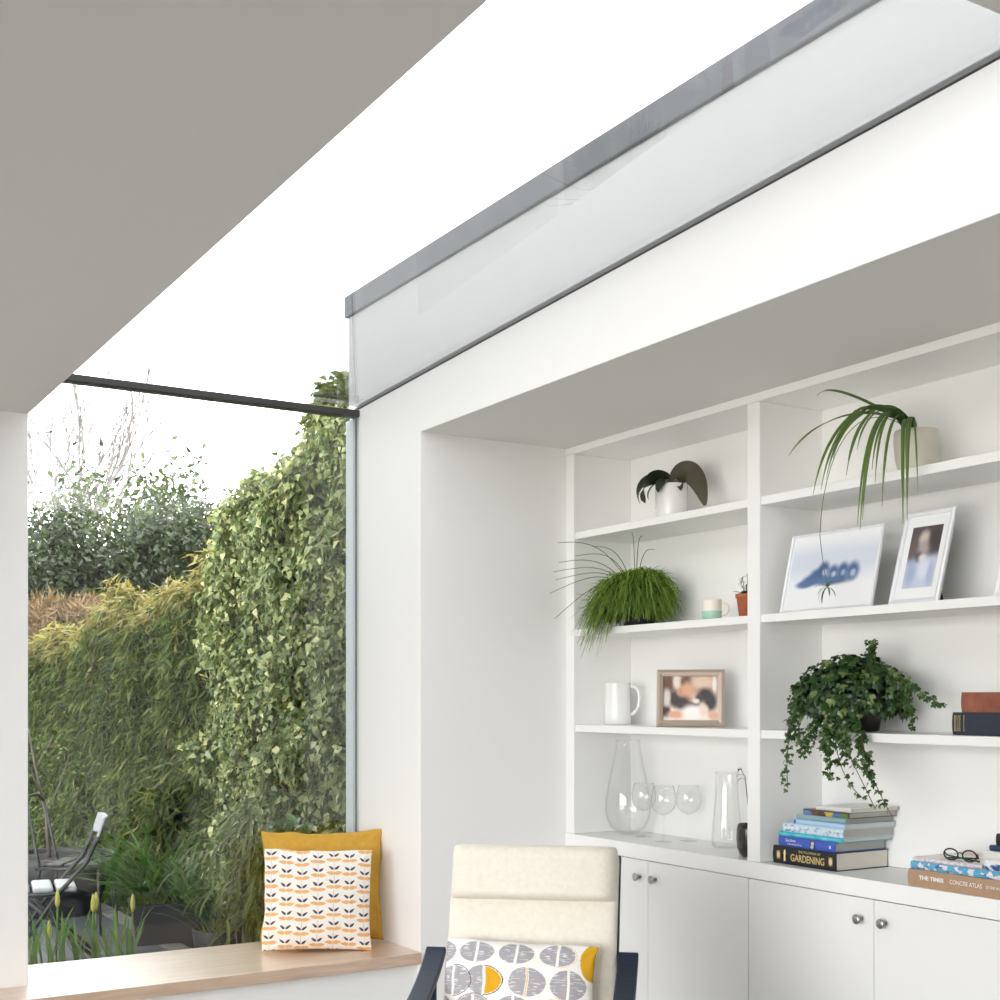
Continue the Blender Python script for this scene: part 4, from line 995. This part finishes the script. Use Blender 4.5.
def tub(par, w, d, h, taper=.85, m=M['tubpl'], name='planter_body'):
    x, y = w / 2, d / 2; t = .02; v = []; k = taper
    for (s, z, i) in ((k, 0, 0), (1, h, 0), (1.06, h, 0), (1.06, h + .02, 0), (1, h + .02, t), (k, .03, t)):
        v += [(sx * (x * s - i), sy * (y * s - i), z) for sx, sy in ((-1, -1), (1, -1), (1, 1), (-1, 1))]
    f = [(3, 2, 1, 0)] + [(r * 4 + q, r * 4 + (q + 1) % 4, (r + 1) * 4 + (q + 1) % 4, (r + 1) * 4 + q) for r in range(5) for q in range(4)] + [(20, 21, 22, 23)]
    m_ = MB(); m_.add(v, f); return m_.build(name, m, par)
pl = thing('planter', 'black trough of leaning green strap leaves in front of the hedge', 'planter', (2.54, 8.25, gb), R(-14))
tub(pl, .50, .36, .27); MB().box(-.21, .21, -.14, .14, .22, .245).build('soil', M['soil'], pl)
m = MB()
for k in range(150):
    d = Vector((-1, random.gauss(0, .5), 0)) if random.random() < .75 else Vector((random.gauss(0, 1), random.gauss(0, 1), 0))
    wide_leaf(m, (random.uniform(-.19, .20), random.uniform(-.12, .11), .24), d, random.uniform(.42, .78), .022, random.uniform(.2, 1.1), (lambda tt, c=mixc((.06, .14, .04), (.16, .28, .09), random.random()): mixc((.30, .36, .05), c, min(1, tt * 4))), 9, random.uniform(.8, 1.3))
m.build('foliage', M['leaf'], pl)
p2 = thing('planter', 'dark pot with spiky leaves beside the trough and bamboo', 'planter', (2.52, 7.25, gb))
MB().lathe(potprof(.12, .16, .26, .012), 32).build('planter_body', M['darkpot'], p2, smooth=True); soil_disc(.14, .235, p2)
m = MB()
for k in range(46):
    wide_leaf(m, (random.gauss(0, .05), random.gauss(0, .05), .22), Vector((-1, random.gauss(0, .7), 0)), random.uniform(.3, .52), .016, random.uniform(.2, .8), (lambda tt, c=mixc((.04, .09, .03), (.09, .17, .06), random.random()): mixc((.30, .36, .05), c, min(1, tt * 4))), 8, random.uniform(.8, 1.3))
m.build('foliage', M['leaf'], p2)
# large tub with a thin young tree behind the garden chair
tb = thing('planter', 'large round black tub with a thin bare sapling behind the garden chair', 'planter', (2.14, 9.75, gb + .03))
MB().lathe(potprof(.30, .43, .43, .02), 40).build('planter_body', M['tubpl'], tb, smooth=True); soil_disc(.39, .40, tb)
m = MB(); m.tube([(-.03, .02, .38), (-.05, .03, .7), (-.13, .05, 1.1), (-.17, .06, 1.35)], [.017, .013, .009, .004], 7)
for s, e in (((-.05, .03, .7), (.13, .1, 1.15)), ((-.08, .03, .85), (-.3, -.05, 1.2)), ((-.12, .05, 1.05), (.02, .12, 1.3))): m.tube([s, tuple((a + b) / 2 + .03 for a, b in zip(s, e)), e], [.007, .005, .002], 6)
m.build('trunk', M['bark'], tb, smooth=True)
m = MB()
for k in range(260): wide_leaf(m, (random.gauss(-.1, .2), random.gauss(.05, .2), random.uniform(.55, 1.35)), frame_dir(random.uniform(0, 360)), .05, .022, 1, mixc((.06, .10, .02), (.20, .24, .06), random.random()), 4, .3)
m.build('foliage', M['leaf'], tb)
# lawn tufts / ground cover where lawn meets the soil
gm = []; nT = 14000
P = np.stack([rng.uniform(.8, 2.95, nT), rng.uniform(9.9, 15, nT), np.full(nT, GZ - .01)], 1)
o = leaf_cloud('grass', P, rng.normal(0, 1, (nT, 3)) * [1, 1, .2], np.tile([0, 0, 1.], (nT, 1)) + rng.normal(0, .3, (nT, 3)), rng.uniform(.05, .12, nT), .12, colmix(nT, (.04, .10, .015), (.12, .22, .04)), M['leaf'], None)
tag(o, 'short green grass of the lawn beyond the paving', 'grass', kind='stuff')
nT = 6000
P = np.stack([2.95 - np.abs(rng.normal(0, .16, nT)), rng.uniform(5.7, 10, nT), np.full(nT, gb)], 1)
o = leaf_cloud('ground_cover', P, rng.normal(0, 1, (nT, 3)) + [0, 0, 1.], rng.normal(0, 1, (nT, 3)) + [0, 0, .8], rng.uniform(.03, .07, nT), .5, colmix(nT, (.04, .07, .02), (.13, .17, .06)), M['leaf'], None)
tag(o, 'low green weeds along the foot of the ivy and hedge', 'ground cover', kind='stuff')

# daffodils in bud
tr = thing('planter', 'low dark trough of daffodils in bud just outside the window', 'planter', (1.52, 6.92, GZ), R(2))
tub(tr, 1.2, .3, .13); MB().box(-.5, .5, -.115, .115, .10, .115).build('soil', M['soil'], tr)
lf = MB()
for k in range(80):
    wide_leaf(lf, (random.uniform(-.46, .42), random.uniform(-.1, .1), .11), Vector((random.gauss(-.2, 1), random.gauss(0, .6), 0)), random.uniform(.22, .42), .018, random.uniform(.05, .45), (lambda tt, c=mixc((.07, .16, .04), (.16, .27, .08), random.random()): c), 7, random.uniform(1.2, 1.5))
lf.build('foliage', M['leaf'], tr)
for x, y, h in ((-.45, 0, .24), (-.26, -.05, .27), (-.15, .03, .25), (-.05, -.06, .22), (.02, .05, .36), (.185, -.02, .33), (.22, .05, .33), (.40, 0, .31), (-.32, .06, .20)):
    s = MB(); s.tube([(x, y, .11), (x + .004, y, .11 + h * .5), (x + .008, y, .11 + h)], .0045, 6); so = s.build('flower_stem', M['green_stem'], tr, smooth=True)
    b_ = MB(); b_.lathe([(.0001, 0), (.007, .006), (.014, .03), (.0125, .06), (.005, .095), (.0001, .10)], 10, x + .008, y, .11 + h - .005, col=(.58, .56, .16)); b_.build('bud', M['leaf'], so, smooth=True)

# garden chairs
def bar(pts, r, par, name, m=M['black']): return MB().tube(pts, r, 8).build(name, m, par, smooth=True)
gc = thing('garden_chair', 'black metal garden chair with pale back rest and seat pads on the paving', 'chair', (1.76, 8.08, GZ), R(-100))
for s in (-1, 1):
    bar([(s * .20, -.26, .0), (s * .20, .02, .42), (s * .20, .20, .62), (s * .20, .30, .85)], .014, gc, 'back_post')
    bar([(s * .18, .26, .0), (s * .18, -.20, .44)], .013, gc, 'leg')
gc.scale = (.94, .94, .94)
for y0 in (-.2, -.06, .08): MB().box(-.20, .20, y0 - .062, y0 + .062, .435, .475).build('seat_pad', M['white_pl'], gc, bevel=.018, bseg=3)
for x in (-.2, .2): bar([(x, -.27, .428), (x, .15, .428)], .012, gc, 'seat_rail')
bk_ = MB(); bk_.band([(-.215, .285, .84), (-.1, .315, .845), (.1, .315, .845), (.215, .285, .84)], .13, .02, (0, .3, .95)); bk_.build('back_rest', M['white_pl'], gc, bevel=.008)
g2 = thing('garden_chair', 'black wire garden chair with thin hooped back behind the pale backed chair', 'chair', (2.10, 8.92, GZ), R(60))
for s in (-1, 1):
    bar([(s * .19, .24, 0), (s * .19, .18, .44), (s * .17, .27, .86)], .010, g2, 'back_post'); bar([(s * .19, -.22, 0), (s * .19, -.2, .44)], .010, g2, 'leg')
bar([(-.17, .27, .86), (-.1, .29, .91), (.1, .29, .91), (.17, .27, .86)], .010, g2, 'back_hoop')
bar([(-.19, .2, .44), (-.19, -.21, .44), (.19, -.21, .44), (.19, .2, .44), (-.19, .2, .44)], .010, g2, 'seat_ring')
for y0 in (-.15, -.03, .09): MB().box(-.19, .19, y0 - .052, y0 + .052, .448, .47).build('seat_slat', M['black'], g2, bevel=.006)

# ------------------------------------------------------------------ light
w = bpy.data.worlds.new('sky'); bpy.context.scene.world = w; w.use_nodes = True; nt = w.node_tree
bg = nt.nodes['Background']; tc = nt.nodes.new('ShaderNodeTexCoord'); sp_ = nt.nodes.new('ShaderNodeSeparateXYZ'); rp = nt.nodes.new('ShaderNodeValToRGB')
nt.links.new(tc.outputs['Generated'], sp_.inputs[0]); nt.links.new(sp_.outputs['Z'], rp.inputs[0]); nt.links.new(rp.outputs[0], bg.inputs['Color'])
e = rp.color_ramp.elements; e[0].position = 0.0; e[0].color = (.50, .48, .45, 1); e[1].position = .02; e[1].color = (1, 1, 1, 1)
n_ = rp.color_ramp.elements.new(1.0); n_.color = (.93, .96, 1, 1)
# overcast white sky: two bright lobes added left of and behind the camera to fill the shelves and end wall, and a wide glare of thin cloud around the sun
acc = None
for dv, lo, amt in (((-1.0, -.42, .05), .76, FILLGLOW), ((.10, -.75, .65), .4, FILLGLOWB), ((.527, .755, .39), .45, SUNGLOW)):
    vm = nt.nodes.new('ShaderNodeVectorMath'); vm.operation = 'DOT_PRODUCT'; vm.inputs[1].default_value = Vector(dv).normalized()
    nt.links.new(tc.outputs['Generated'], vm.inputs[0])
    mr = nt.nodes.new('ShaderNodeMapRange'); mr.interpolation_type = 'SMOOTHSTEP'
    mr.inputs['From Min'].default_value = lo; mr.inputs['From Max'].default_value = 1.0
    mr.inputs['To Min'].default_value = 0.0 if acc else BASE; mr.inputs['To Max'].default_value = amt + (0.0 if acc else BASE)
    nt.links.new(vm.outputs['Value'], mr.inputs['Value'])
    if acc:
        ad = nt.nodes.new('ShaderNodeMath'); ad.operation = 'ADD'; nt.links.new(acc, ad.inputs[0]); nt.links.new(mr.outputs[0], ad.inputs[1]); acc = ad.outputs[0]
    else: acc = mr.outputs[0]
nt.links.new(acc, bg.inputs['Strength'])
sd = Vector((.527, .755, .39))
sun = bpy.data.lights.new('sun', 'SUN'); sun.energy = 3.0; sun.angle = R(1.0); sun.color = (1, .93, .80)
so = bpy.data.objects.new('sun', sun); C.objects.link(so); so.rotation_euler = sd.to_track_quat('Z', 'Y').to_euler(); so.location = (8, 12, 9)

# ------------------------------------------------------------------ camera
cam = bpy.data.cameras.new('camera'); co = bpy.data.objects.new('camera', cam); C.objects.link(co)
co.location = (0, 0, 1.45); co.rotation_euler = (PI / 2, 0, -R(31.36))
cam.sensor_width = 36; cam.lens = 36 * 1.296; cam.shift_y = .2; cam.clip_start = .05; cam.clip_end = 300
sc = bpy.context.scene; sc.camera = co
sc.view_settings.view_transform = 'Standard'; sc.view_settings.look = 'None'; sc.view_settings.gamma = 1; sc.view_settings.use_curve_mapping = False
sc.view_settings.exposure = .62
try:
    sc.cycles.use_denoising = True; sc.cycles.max_bounces = 14; sc.cycles.diffuse_bounces = 7; sc.cycles.glossy_bounces = 5; sc.cycles.transparent_max_bounces = 24; sc.cycles.caustics_reflective = False; sc.cycles.caustics_refractive = False
except Exception: pass
